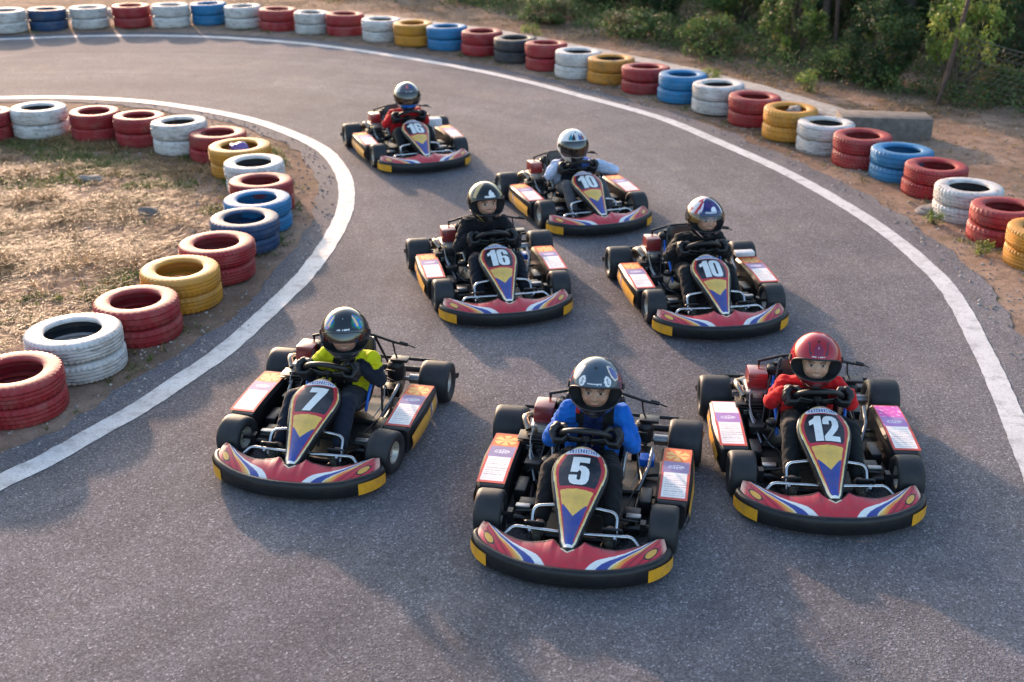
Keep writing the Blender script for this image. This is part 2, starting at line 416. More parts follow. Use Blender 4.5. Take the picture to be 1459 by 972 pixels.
# which sign means "outside": outer line runs left to right so its left normal (+) points away from the track
def ground_z(x, y):
    dd = near_track(x, y)
    if dd < 0: return -.012*ss(0,-.3,dd)-.001
    return -.001*(1-ss(0, .12, dd))+(gh(x, y)+.018)*ss(0, .5, dd)
def build_ground():
    xs = [-1500,-300,-80,-40,-25,-18]+[-14+.14*i for i in range(200)]+[16,22,40,80,300,1500]
    ys = [-1500,-300,-60,-20,-8,0,3]+[4.2+.14*i for i in range(186)]+[34,42,60,120,400,1500]
    vs = []; ny = len(ys)
    for x in xs:
        for y in ys:
            z = 0
            if -14 <= x <= 14 and 4 <= y <= 30.5: z = ground_z(x, y)
            else: z = -.03
            vs.append((x, y, z))
    fs = [(i*ny+j, (i+1)*ny+j, (i+1)*ny+j+1, i*ny+j+1) for i in range(len(xs)-1) for j in range(ny-1)]
    o = obj('ground', mesh('ground', vs, fs, M['ground'])); tag(o, kind='structure')
build_ground()
# asphalt (outer and inner curves have different point counts: bridge with a triangulated polygon)
poly = TE_OUT+list(reversed(TE_INN))
tris = tessellate_polygon([[V((p.x, p.y, 0)) for p in poly]])
tr_o = obj('asphalt_track', mesh('asphalt_track', [(p.x, p.y, .006) for p in poly], [tuple(t) for t in tris], M['asphalt'], smooth=False))
bm = bmesh.new(); bm.from_mesh(tr_o.data); bmesh.ops.recalc_face_normals(bm, faces=bm.faces)
if sum(f.normal.z for f in bm.faces) < 0: bmesh.ops.reverse_faces(bm, faces=bm.faces)
bm.to_mesh(tr_o.data); bm.free(); tag(tr_o, kind='structure')
LINES = []
for nm, L, wd, sd_ in (('outer_edge_line', OUTc, .165, 2), ('inner_edge_line', INNc, .175, 9)):
    fine = cr(L, 3)
    g = strip(offs(fine, wd/2, .0105, .008, 6, sd_), offs(fine, -wd/2, .0105, .008, 6, sd_+20))
    for i, f in enumerate(g.f): g.f[i] = f[::-1]
    o = g.to(nm, M['line'], None, smooth=False); tag(o, kind='structure')

# concrete kerb behind the outer tyres
KB = [(-13.5,23.0),(-11,24.2),(-9.0,24.75),(-7.2,25.1),(-5.4,25.0),(-3.6,24.35),(-2.2,23.6),(-.5,22.35),(.7,21.1),(1.7,19.95),(2.7,18.7),(3.4,17.6),(4.05,16.4),(4.6,15.2)]
kp = cr([(x,y,0) for x,y in KB], 8)
prof = [(-.19,-.05),(-.19,.10),(-.17,.125),(.17,.125),(.19,.10),(.19,-.05)]
g = G(); n_ = len(prof)
for i, p in enumerate(kp):
    t = (kp[min(i+1,len(kp)-1)]-kp[max(i-1,0)]).normalized(); nr = V((-t.y,t.x,0))
    for a, z in prof: g.v.append(p+nr*(a+.01*noise.noise(V((p.x*2,p.y*2,a*9))))+V((0,0,z+.012*noise.noise(V((p.x*3,p.y*3,z*5))))))
for i in range(len(kp)-1):
    for k in range(n_-1): g.f.append((i*n_+k, i*n_+k+1, (i+1)*n_+k+1, (i+1)*n_+k))
g.f.append(tuple(range(n_))); g.f.append(tuple((len(kp)-1)*n_+k for k in range(n_))[::-1])
o = g.to('concrete_kerb', M['concrete'], None, sharp=30); tag(o, 'long pale concrete kerb curving behind the outer row of painted tyres', 'kerb')
g = G().box((0,0,.14), (1.12,.42,.33))
o = g.to('concrete_block', M['block'], None, bevel=.018); o.location = (4.66,14.93,0); o.rotation_euler = (0,R(1),R(-4))
tag(o, 'grey weathered concrete block lying on the dirt behind the outer white and red tyres', 'concrete block')

# ------------------------------------------------------------------ tyres
def tyre_mesh(colkey, variant):
    Rr, h = .335, .18
    if variant == 0: grooves = (.055, .09, .125)
    elif variant == 1: grooves = (.045, .075, .105, .135)
    else: grooves = (.06, .12)
    prof = [(.198,.034),(.199,.016),(.212,.006),(.235,.002),(.268,.0),(.300,.003),(.322,.010),(.332,.022)]
    for gz in grooves: prof += [(Rr-.001,gz-.006),(Rr-.013,gz-.0045),(Rr-.013,gz+.0045),(Rr-.001,gz+.006)]
    prof += [(.332,h-.022),(.322,h-.010),(.300,h-.003),(.268,h),(.235,h-.002),(.212,h-.006),(.199,h-.016),(.198,h-.034),(.212,h-.036),(.27,h-.028),(.312,h-.05),(.32,h/2),(.312,.05),(.27,.028),(.212,.036)]
    np_ = len(prof)
    def mod(k, i, r, z):
        # shoulder blocks
        if r > .31 and (z < .042 or z > h-.042) and i < np_-7 and k % 3 == 0: r -= .011
        if variant != 1 and r > .33 and k % 3 == (1 if z > h/2 else 2): r -= .006
        return r, z
    NS = (132, 156, 108)[variant]; g = G().lathe(prof, NS, closed=True, mod=mod)
    g.f = [f[::-1] for f in g.f]
    mi = [(1 if np_-8 <= (q % np_) <= np_-2 else 0) for q in range(len(g.f))]
    me = g.me('tyre', [TY[colkey], TY['k'] if colkey in ('w','yk') else TY[colkey]], sharp=35, mi=mi)
    bm = bmesh.new(); bm.from_mesh(me); bmesh.ops.recalc_face_normals(bm, faces=bm.faces); bm.to_mesh(me); bm.free()
    return me
TM = {}
CN = {'w':'white','r':'red','b':'blue','db':'dark blue','y':'yellow','yk':'worn yellow','k':'black'}
OT = [(-9.47,22.88,.345,.39,'w'),(-8.83,23.21,.355,.38,'db'),(-8.09,23.37,.35,.37,'w'),(-7.33,23.54,.36,.39,'r'),(-6.57,23.52,.35,.4,'w'),(-5.89,23.76,.345,.38,'b'),(-5.16,23.45,.35,.39,'w'),(-4.43,23.15,.355,.39,'r'),(-3.74,22.8,.322,.38,'w'),(-3.09,22.55,.355,.38,'r'),(-2.36,22.04,.355,.37,'w'),(-1.74,21.56,.352,.37,'y'),(-1.12,21.17,.355,.38,'b'),(-.52,20.65,.348,.38,'r'),(.06,20.05,.355,.38,'k'),(.56,19.4,.338,.41,'r'),(1.03,18.84,.36,.39,'w'),(1.51,18.37,.355,.36,'yk'),(1.98,17.7,.355,.36,'r'),(2.42,17.0,.34,.37,'b'),(2.84,16.39,.352,.38,'w'),(3.22,15.71,.34,.37,'r'),(3.52,14.95,.333,.38,'y'),(3.85,14.4,.343,.36,'w'),(4.1,13.68,.332,.35,'r'),(4.39,13.1,.34,.33,'b'),(4.56,12.49,.328,.32,'r'),(4.67,11.75,.337,.33,'w'),(4.76,11.03,.325,.34,'r'),(4.84,10.29,.325,.36,'y')]
IT = [(-6.69,14.92,.325,.35,'r'),(-6.03,15.05,.343,.35,'w'),(-5.28,14.92,.312,.34,'r'),(-4.64,14.69,.32,.35,'r'),(-4.03,14.26,.334,.36,'w'),(-3.52,13.96,.336,.32,'r'),(-3.09,13.29,.352,.33,'y'),(-2.8,12.65,.325,.32,'w'),(-2.62,12.02,.33,.31,'r'),(-2.54,11.40,.331,.30,'b'),(-2.55,10.78,.325,.29,'db'),(-2.64,10.01,.334,.31,'r'),(-2.8,9.37,.326,.31,'y'),(-2.98,8.73,.328,.30,'r'),(-3.26,8.09,.348,.31,'w'),(-3.45,7.41,.326,.31,'r'),(-3.82,6.72,.33,.31,'r')]
OT = [(a*.99, *r_) for a, *r_ in OT]; IT = [(a*(.988 if i < 12 else .983), *r_) for i, (a, *r_) in enumerate(IT)]
ORD = ['first','second','third','fourth','fifth','sixth','seventh','eighth','ninth','tenth','eleventh','twelfth','thirteenth','fourteenth','fifteenth','sixteenth','seventeenth','eighteenth','nineteenth','twentieth']
def place_tyres(rows, rowname, group, fromend):
    n = len(rows)
    for i, (x, y, r, ht, c) in enumerate(rows):
        if i < n/2: where = f"{ORD[i]} stack from the {fromend[0]}"
        else: where = f"{ORD[n-1-i]} stack from the {fromend[1]}"
        zb = ground_z(x, y)
        for lev in (0, 1):
            key = (c, (i*5+3*lev) % 3)
            if key not in TM: TM[key] = tyre_mesh(*key)
            o = obj('tyre', TM[key])
            s = r/.335; hz = ht/2/.18
            jx, jy = random.uniform(-.015,.015), random.uniform(-.015,.015)
            o.location = (x+(jx if lev else 0), y+(jy if lev else 0), zb+.004+lev*(ht/2+.002)-.012)
            o.scale = (s, s, hz); o.rotation_euler = (R(random.uniform(-1.3,1.3))*lev, R(random.uniform(-1.3,1.3))*lev, random.uniform(0,6.28))
            lv = 'lower' if lev == 0 else 'upper'
            tag(o, f"{lv} {CN[c]} painted tyre, {where} of the {rowname}", 'tyre', group)
place_tyres(OT, 'outer row', 'painted tyres stacked along the outer edge of the track', ('far left','near right'))
place_tyres(IT, 'inner row', 'painted tyres stacked round the dry grass inside the bend', ('far left','near left'))
def lump(name, loc, s, mat, label, cat, seed, sq=(1,1,.6)):
    g = G(); n1, n2 = 10, 14
    def fn(a, b):
        th, ph = a*PI, b*2*PI
        p = V((math.sin(th)*math.cos(ph), math.sin(th)*math.sin(ph), math.cos(th)))
        p *= 1+.45*noise.noise(p*1.3+V((seed,0,0)))
        return (p.x*s*sq[0], p.y*s*sq[1], p.z*s*sq[2])
    g.grid(n1, n2, fn)
    o = g.to(name, mat, None, sharp=25); o.location = loc; tag(o, label, cat); return o
lump('plastic_bag', (-3.08,13.33,.30), .10, M['bag'], 'crumpled violet plastic bag lying in the yellow tyre of the inner row', 'bag', 3, (1.2,.8,.6))
lump('stone', (3.55,15.02,.34), .09, M['stone'], 'pale stone resting in the yellow tyre of the outer row', 'stone', 5)
lump('stone', (-3.72,11.75,.02), .11, M['block'], 'dark rock lying alone in the dry grass inside the bend', 'rock', 8, (1.2,.8,.6))
lump('stone', (-4.73,13.05,.02), .11, M['stone'], 'flat brown rock in the grass behind the dark rock', 'rock', 12, (1.5,.8,.35))
lump('stone', (4.3,11.85,.03), .10, M['stone'], 'small grey rock on the dirt in front of the outer white tyres', 'rock', 15, (1.4,.9,.6))
# ------------------------------------------------------------------ vegetation, fence, litter
TYRES_XY = [(a[0], a[1], a[2]) for a in OT+IT]
def in_tyre(x, y, pad=0): return any((x-a)**2+(y-b)**2 < (r+pad)**2 for a, b, r in TYRES_XY)
GREENS0 = {'dark': [(.030,.058,.022),(.042,.075,.028),(.022,.045,.022),(.055,.085,.035)],
          'mid': [(.060,.105,.028),(.080,.125,.035),(.045,.085,.025),(.10,.14,.045)],
          'lime': [(.14,.20,.035),(.18,.24,.05),(.10,.16,.03),(.22,.25,.06)],
          'brown': [(.16,.10,.06),(.20,.13,.08),(.09,.085,.035),(.06,.09,.03)]}
GREENS = {a_: [tuple(min(.5, q*1.3) for q in c_) for c_ in b_] for a_, b_ in GREENS0.items()}
def leaf(g, p, n_, up, L, W_, c):
    """one folded leaf blade: four vertices and a crease"""
    t = up-n_*up.dot(n_)
    t = t.normalized() if t.length > 1e-4 else V((1,0,0)); b = n_.cross(t)
    i = len(g.v)
    g.v += [p, p+t*L*.5+b*W_*.5+n_*W_*.15, p+t*L, p+t*L*.5-b*W_*.5+n_*W_*.15]; g.c += [c]*4
    g.f += [(i, i+1, i+2), (i, i+2, i+3)]
def rdir(rnd):
    z = rnd.uniform(-1,1); a = rnd.uniform(0,2*PI); r = math.sqrt(1-z*z); return V((r*math.cos(a), r*math.sin(a), z))
def bush_mesh(seed, rad, h, nclump, nleaf, L, pal, base_z=.1, pal2=None):
    rnd = random.Random(seed); g = G(); st = G(); P_ = GREENS[pal]; P2 = GREENS[pal2] if pal2 else P_
    cl = []
    for i in range(nclump):
        d_ = rdir(rnd); k = rnd.uniform(.35, 1.0)**.6
        c = V((d_.x*rad*k*rnd.uniform(.8,1.15), d_.y*rad*k, base_z+(h-base_z)*(.5+.5*d_.z*k)))
        c.z = max(.06, c.z); s = rnd.uniform(.10,.24)*max(rad,.5)*1.0
        hue = rnd.random(); cl.append((c, s, hue))
    for c, s, hue in cl:
        root = V((rnd.uniform(-.08,.08), rnd.uniform(-.08,.08), -.05)); mid = root.lerp(c,.5)+V((rnd.uniform(-.06,.06), rnd.uniform(-.06,.06), .04*rad))
        st.tube([root, mid, c], [.012*rad+.006, .007*rad+.003, .003], 5)
        nl = int(nleaf/nclump*rnd.uniform(.6,1.4))
        pc = P_ if hue < .75 else P2
        base_c = rnd.choice(pc)
        for k in range(nl):
            d_ = rdir(rnd); q = c+d_*s*rnd.uniform(.2,1.0)**.5*V((1,1,.8)).length*.62
            if q.z < .02: q.z = rnd.uniform(.02,.12)
            nn = (d_*.6+rdir(rnd)*.7+V((0,0,.5))).normalized(); up = (rdir(rnd)+d_*.5+V((0,0,-.15)))
            l_ = L*rnd.uniform(.6,1.3); col = mixc(base_c, rnd.choice(pc), rnd.random())
            if rnd.random() < .03: col = (.22,.15,.05)
            leaf(g, q, nn, up, l_, l_*.5, col)
    return g.me('foliage', M['leaf'], smooth=False), st.me('stems', M['bark'])
BUSH = {}
def bush(kind, loc, sc, rz, label, group='bushes and saplings behind the outer row', cat='bush', nm='bush'):
    if kind not in BUSH:
        BUSH[kind] = {'darkround': lambda: bush_mesh(1, .62, 1.2, 60, 9000, .055, 'dark', .05, 'mid'),
          'midloose': lambda: bush_mesh(2, .60, 1.25, 42, 5200, .060, 'mid', .10, 'lime'),
          'lime': lambda: bush_mesh(3, .66, 1.45, 34, 2600, .085, 'lime', .35, 'mid'),
          'scrub': lambda: bush_mesh(4, .55, .62, 40, 3600, .05, 'mid', .02, 'brown'),
          'dark2': lambda: bush_mesh(5, .75, 1.5, 70, 9500, .06, 'dark', .0, 'brown'),
          'weed': lambda: bush_mesh(6, .20, .36, 14, 420, .05, 'lime', .02, 'mid')}[kind]()
    f, s_ = BUSH[kind]; r = empty(nm, (loc[0], loc[1], ground_z(loc[0], loc[1]) if -14 < loc[0] < 14 and 4 < loc[1] < 30 else -.03), rz)
    r.scale = sc if isinstance(sc, tuple) else (sc, sc, sc); tag(r, label, cat, group)
    obj('foliage', f, r); obj('stems', s_, r); return r
bush('lime', (6.35,17.15), (.85,.8,1.05), .4, 'yellow green sapling growing round the leaning fence post', cat='sapling', nm='sapling')
bush('darkround', (5.45,18.1), (1.05,1,1.0), 1.2, 'dense dark green rounded bush left of the leaning fence post')
bush('midloose', (4.55,19.9), (1.0,.9,1.15), 2.2, 'bright green bush below the thin dark trunk')
bush('dark2', (7.6,17.9), (1.1,1.0,1.4), .9, 'tall dark bush behind the wire fence at the right edge')
bush('scrub', (3.35,20.6), (1.3,1.1,1.0), .3, 'low bright scrub at the edge of the dirt, left of the bright green bush')
bush('scrub', (2.3,22.2), (1.5,1.2,.75), 2.3, 'low wide scrub patch behind the black and red outer tyres')
bush('scrub', (.7,23.9), (1.6,1.2,.8), 4.3, 'low scrub patch nearest the top middle of the picture')
bush('scrub', (4.9,18.6), (.8,.7,.7), 5.3, 'small scrub between the bright green bush and dark rounded bush')
bush('scrub', (6.9,16.9), (1.0,.9,.8), 1.3, 'small scrub at the foot of the wire fence')
rnd = random.Random(11)
BACK_ROW = [(-2.6,28.0,.75),(-1.0,27.2,.85),(.6,26.4,.95),(1.9,25.4,1.05),(3.0,24.2,1.1),(4.2,23.2,1.25),(5.4,22.6,1.4),(6.6,21.2,1.45),(7.8,20.4,1.5),(9.2,19.4,1.5),(10.5,18.4,1.5)]
for i, (x, y, s) in enumerate(BACK_ROW):
    kd = ['dark2','darkround','midloose'][i % 3]
    wh = f'{ORD[i]} from the left' if i < 6 else f'{ORD[len(BACK_ROW)-1-i]} from the right'
    bush(kd, (x, y), (s*1.15, s, s*.95), i*1.3, f"{['broad dark bush','rounded dark bush','paler loose bush'][i%3]}, {wh} in the shaded back row", 'shaded back row of bushes')
FAR_ROW = [(.5,30.5,1.3),(2.8,29.5,1.6),(5.0,28,1.9),(7.4,26.5,2.1),(9.8,24.8,2.2),(12.2,22.5,2.2),(13.6,19.5,2.1)]
for i, (x, y, s) in enumerate(FAR_ROW):
    bush('dark2', (x, y), (s*1.3, s*1.1, s*1.1), i*2.1, f"tall dark thicket, {ORD[i]} from the left, behind the back row of bushes", 'tall thicket far behind')
def tree(loc, h, r0, lean, label, cr_r, seed):
    rnd = random.Random(seed); t = empty('tree', (loc[0], loc[1], -.02), 0); tag(t, label, 'tree', 'trees rising behind the bushes')
    g = G(); top = V((lean[0], lean[1], h)); pts = cr([(0,0,0), (lean[0]*.2+rnd.uniform(-.05,.05), lean[1]*.2, h*.3), (lean[0]*.6, lean[1]*.6+rnd.uniform(-.06,.06), h*.65), top], 6)
    g.tube(pts, [r0*(1-.65*i/(len(pts)-1)) for i in range(len(pts))], 10); lf = G()
    for k in range(11):
        q = pts[int(len(pts)*(.55+.45*k/11))-1]; d_ = rdir(rnd); d_.z = abs(d_.z)*.7; e_ = q+d_.normalized()*cr_r*rnd.uniform(.6,1.0)
        g.tube([q, q.lerp(e_,.5)+V((0,0,.1)), e_], [r0*.35, r0*.2, r0*.07], 6)
        for j in range(5):
            c = q.lerp(e_, rnd.uniform(.5,1.1))+rdir(rnd)*cr_r*.3; bc = rnd.choice(GREENS['dark']+GREENS['mid'])
            for m_ in range(150):
                dd_ = rdir(rnd); leaf(lf, c+dd_*cr_r*.28*rnd.random()**.4, (rdir(rnd)+V((0,0,.5))).normalized(), rdir(rnd), .10*rnd.uniform(.6,1.2), .05, mixc(bc, rnd.choice(GREENS['mid']), rnd.random()*.5))
    g.to('trunk', M['bark'], t); lf.to('crown', M['leaf'], t, smooth=False)
tree((5.54,21.7), 3.6, .085, (.10,0), 'tree with the thin dark trunk behind the bright green bush', 1.3, 1)
tree((6.75,21.0), 4.2, .13, (-.25,.1), 'tree with the pale grey trunk above the dark rounded bush', 1.5, 2)
tree((9.6,20.2), 4.5, .14, (.2,.2), 'tree standing behind the wire fence at the far right', 1.7, 3)
# fence
f = empty('wire_fence', (0,0,0)); tag(f, 'old wire net fence sagging from a leaning rusty post', 'fence')
pb, pt_ = V((5.93,16.75,-.1)), V((6.28,16.85,1.95))
g = G().tube([pb, pb.lerp(pt_,.35)+V((.02,0,0)), pb.lerp(pt_,.7)+V((.01,0,0)), pt_], [.034,.032,.03,.028], 9); g.to('fence_post', M['rust'], f)
g = G().tube([(8.55,15.0,-.1),(8.6,15.0,1.5)], .035, 9); g.to('fence_post', M['rust'], f)
g = G().tube([(5.60,21.1,-.1),(5.52,21.15,1.9)], .035, 9); g.to('fence_post', M['rust'], f)
g = G(); A0, A1 = V((6.12,16.8,0)), V((8.57,15.0,0))
def net(u, v):
    p = A0.lerp(A1, u); sag = .16*math.sin(PI*u)+.05*noise.noise(V((u*5, v*4, 2)))
    z = (.98-.10*u)*v - sag*v; return V((p.x+.06*noise.noise(V((u*6,v*5,9))), p.y+.06*noise.noise(V((u*6,v*5,19))), max(.02, z)))
for k in range(11): g.tube([net(i/30, k/10) for i in range(31)], .0035 if k < 10 else .006, 5)
for k in range(-8, 34):
    for s in (1,):
        pts = [net((k+j*.8*s)/34, j/10) for j in range(11) if 0 <= (k+j*.8*s)/34 <= 1]
        if len(pts) > 1: g.tube(pts, .0025, 4)
g.to('wire_net', M['wire'], f)
# ground cover
def cover(name, n, region, dens, mk, label, cat, seed, mat='leaf'):
    rnd = random.Random(seed); g = G(); k = 0; tries = 0
    while k < n and tries < n*14:
        tries += 1; x = rnd.uniform(region[0], region[1]); y = rnd.uniform(region[2], region[3])
        if not dens(x, y, rnd): continue
        mk(g, x, y, ground_z(x, y), rnd); k += 1
    o = g.to(name, M[mat], None, smooth=False); tag(o, label, cat, kind='stuff'); return o
STRAW = [(.46,.27,.12),(.54,.35,.16),(.36,.21,.09),(.58,.42,.22),(.20,.125,.065),(.14,.09,.05)]
def blade(g, p, d_, L, W_, c, curl):
    s_ = V((-d_.y, d_.x, 0)); s_ = s_.normalized() if s_.length > .01 else V((1,0,0))
    a = p; b = p+d_*L*.55; e_ = p+d_*L+V((0,0,-curl*L)); i = len(g.v)
    g.v += [a-s_*W_/2, a+s_*W_/2, b+s_*W_*.4, b-s_*W_*.4, e_]; g.c += [c]*5; g.f += [(i,i+1,i+2,i+3),(i+3,i+2,i+4)]
def mk_straw(g, x, y, z, rnd):
    c = rnd.choice(STRAW); a0 = rnd.uniform(0, 2*PI); tall = .35+.9*max(0, noise.noise(V((x*1.7, y*1.7, 4)))+.25)
    for k in range(5):
        a = a0+rnd.uniform(-1.3,1.3); e_ = rnd.uniform(.05,.9)*tall
        d_ = V((math.cos(a), math.sin(a), e_)).normalized(); blade(g, V((x+rnd.uniform(-.02,.02), y+rnd.uniform(-.02,.02), z-.005)), d_, rnd.uniform(.08,.22)*(.7+.6*tall), rnd.uniform(.005,.009), mixc(c, rnd.choice(STRAW), rnd.random()*.6), rnd.uniform(.05,.4))
def in_field(x, y, m=.15): return near_inner(x, y) > m
def d_straw(x, y, rnd):
    if near_track(x, y) < .25 or in_tyre(x, y, .0) or not is_infield(x, y): return False
    q = noise.noise(V((x*.9, y*.9, 12)))+.6*noise.noise(V((x*2.7, y*2.7, 3)))
    edge = near_track(x, y); k = ss(.9, 1.7, edge)
    return rnd.random() < (.10+.90*ss(-.35,.25,q))*(.05+.95*k)
def is_infield(x, y): return SIDE(x, y) < 0
cover('dry_grass', 27000, (-8.6,-1.8,7.2,15.4), d_straw, mk_straw, 'flattened dry straw coloured grass covering the ground inside the bend', 'dry grass', 21)
GRN = [(.10,.15,.03),(.14,.19,.04),(.07,.11,.025),(.20,.22,.07)]
def mk_green(g, x, y, z, rnd):
    a0 = rnd.uniform(0, 2*PI)
    for k in range(7):
        a = a0+rnd.uniform(-3,3); d_ = V((math.cos(a)*.8, math.sin(a)*.8, rnd.uniform(.3,1.3))).normalized()
        blade(g, V((x+rnd.uniform(-.025,.025), y+rnd.uniform(-.025,.025), z-.005)), d_, rnd.uniform(.03,.10), .008, rnd.choice(GRN) if rnd.random() < .8 else rnd.choice(STRAW), .2)
def d_green_in(x, y, rnd):
    if near_track(x, y) < .2 or in_tyre(x, y) or not is_infield(x, y): return False
    q = noise.noise(V((x*1.1, y*1.3, 31)))+.5*noise.noise(V((x*3, y*3, 8)))
    return rnd.random() < ss(.0,.4,q+.45*ss(12.2,13.9,y)-.15)
cover('green_grass', 4600, (-8.0,-2.2,7.2,14.8), d_green_in, mk_green, 'short green grass patches inside the bend, thickest by the far tyres', 'grass', 22)
def d_weed_t(x, y, rnd):
    if in_tyre(x, y, .0) or near_track(x, y) < .05: return False
    dm = min(math.hypot(x-a, y-b)-r for a, b, r in TYRES_XY)
    return 0 < dm < .16 and noise.noise(V((x*1.9, y*1.9, 77))) > .02
cover('weeds', 1500, (-9.5,5.6,7.0,24.0), d_weed_t, mk_green, 'small green weeds sprouting round the feet of the tyres', 'weeds', 23)
def mk_litter(g, x, y, z, rnd):
    if rnd.random() < .45: mk_straw(g, x, y, z, rnd)
    else:
        for k in range(4):
            leaf(g, V((x+rnd.uniform(-.06,.06), y+rnd.uniform(-.06,.06), z+rnd.uniform(.0,.03))), (rdir(rnd)*.5+V((0,0,1))).normalized(), rdir(rnd), .05, .025, rnd.choice(GREENS['brown']+STRAW[:3]))
def d_out(x, y, rnd):
    if is_infield(x, y) or near_track(x, y) < .95: return False
    q = noise.noise(V((x*.7, y*.7, 41)))+.5*noise.noise(V((x*2.5, y*2.5, 5)))
    edge = y-(27.5-.0*x-ss(-3,7,x)*10.5)     # towards the bushes
    return rnd.random() < .12+.75*ss(-.1,.4,q)*ss(-3.5,-.3,edge)
cover('leaf_litter', 11000, (-7,10.5,12.0,28.5), d_out, mk_litter, 'dry grass and fallen leaves strewn between kerb and bushes', 'leaf litter', 24)
def mk_cover(g, x, y, z, rnd):
    bc = rnd.choice(GREENS['mid']+GREENS['dark']+GREENS['brown']); h = rnd.uniform(.08,.42)
    for k in range(14):
        q = V((x+rnd.uniform(-.12,.12), y+rnd.uniform(-.12,.12), z+rnd.uniform(.02,h))); leaf(g, q, (rdir(rnd)+V((0,0,.8))).normalized(), rdir(rnd), rnd.uniform(.035,.07), .03, mixc(bc, rnd.choice(GREENS['mid']), rnd.random()))
def d_cov(x, y, rnd):
    line = 26.6-max(0,(x+1.6))*1.42 if x > -1.6 else 26.6
    if x > 3.2: line = 19.9-(x-3.2)*1.12
    e_ = y-line
    return e_ > rnd.uniform(-.5,.3)+.7*noise.noise(V((x*1.2,y*1.2,55))) and noise.noise(V((x*.8,y*.8,61)))+.3 > rnd.uniform(-.2,.5)
cover('undergrowth', 6500, (-4,11,15.2,30), d_cov, mk_cover, 'tangled low green and brown undergrowth in front of the bushes', 'undergrowth', 25)
def mk_peb(g, x, y, z, rnd):
    s = rnd.uniform(.004,.015); R3 = Matrix.Rotation(rnd.uniform(0,6), 3, 'Z'); c = rnd.choice([(.36,.29,.24),(.28,.22,.19),(.45,.40,.36),(.20,.17,.15)])
    vs = [R3 @ V(p)*s for p in ((-1,-.7,-.4),(1,-.6,-.4),(.8,.8,-.4),(-.7,.9,-.4),(-.5,-.4,.5),(.5,-.3,.6),(.4,.5,.45),(-.4,.4,.55))]
    g.add([v*rnd.uniform(.85,1.15)+V((x,y,z+.004)) for v in vs], [(4,5,6,7),(0,1,5,4),(1,2,6,5),(2,3,7,6),(3,0,4,7)], c)
def d_peb(x, y, rnd): return near_track(x, y) > .03 and not in_tyre(x, y) and rnd.random() < .25+.75*(near_track(x, y) < 1.3) and (y < 20)
M['pebble'] = pm('pebble', None, .9, bump=.4)
cover('pebbles', 4500, (-6,7,6.2,20), d_peb, mk_peb, 'small stones scattered along the dirt beside the track', 'pebbles', 26, 'pebble')
def d_grit(x, y, rnd): return -.20 < near_track(x, y) < .02
def mk_grit(g, x, y, z, rnd): mk_peb(g, x, y, .006, random.Random(rnd.random())) if rnd.random() < .5 else None
cover('grit', 1500, (-6,5,6.2,18), d_grit, mk_grit, 'grit and crumbs of earth lying on the broken asphalt edge', 'grit', 27, 'pebble')
WEED = [(2.95,17.9,'small upright green weed behind the white outer tyres'),(.35,21.9,'small green weed behind the red and black outer tyres'),(4.35,17.6,'leafy weed on the dirt behind the kerb, below the bright green bush'),(4.22,11.5,'green weed on the dirt in front of the nearest outer white tyres'),(4.36,10.55,'green weed on the dirt between nearest outer red and yellow tyres')]
for i, (x, y, lb) in enumerate(WEED): bush('weed', (x, y), (.8,.8,.9,.42,.42)[i], i*1.1, lb, 'single weeds along the outer edge', 'weed', 'weed')
# ------------------------------------------------------------------ karts (local: forward is -Y, x to the picture's right)
RED=(.56,.022,.04); DRED=(.28,.012,.025); WHT=(.80,.78,.75); NAVY=(.03,.055,.28); YEL=(.84,.50,.10); ORG=(.80,.22,.03); CREAM=(.85,.72,.48); BLK=(.015,.016,.02); LIL=(.25,.20,.36)
BO = cr([(-.515,-.575,0),(-.545,-.64,0),(-.495,-.74,0),(-.385,-.822,0),(-.2,-.89,0),(0,-.91,0),(.2,-.89,0),(.385,-.822,0),(.495,-.74,0),(.545,-.64,0),(.515,-.575,0)], 14)
ZF = .118; TW = .012
def bo(t):
    f = (t+1)/2*(len(BO)-1); i = min(int(f), len(BO)-2); return BO[i].lerp(BO[i+1], f-i)
def bnorm(t):
    a, b = bo(max(-1, t-.01)), bo(min(1, t+.01)); d_ = (b-a).normalized(); return V((d_.y, -d_.x, 0))   # outward (front)
BACK = [(0,-.775),(.035,-.765),(.06,-.735),(.085,-.715),(.12,-.72),(.2,-.722),(.3,-.70),(.38,-.66),(.44,-.615),(.475,-.585),(.50,-.565)]
BZ = [(0,.168),(.06,.176),(.085,.190),(.13,.174),(.25,.155),(.38,.165),(.46,.175),(.50,.165)]
def bump_top(t, w_):
    o_ = bo(t); n_ = bnorm(t); of = o_-n_*.022
    x = max(-.5, min(.5, of.x*.955 if abs(t) < .8 else math.copysign(.50, t)))
    y = interp(BACK, abs(x)); z = interp(BZ, abs(x))
    i_ = V((x, y, z)); f_ = V((of.x, of.y, ZF+TW*ss(.3,.5,abs(of.x))))
    p = i_.lerp(f_, w_); p.z += .009*math.sin(PI*w_)*(1-.3*abs(t)); return p
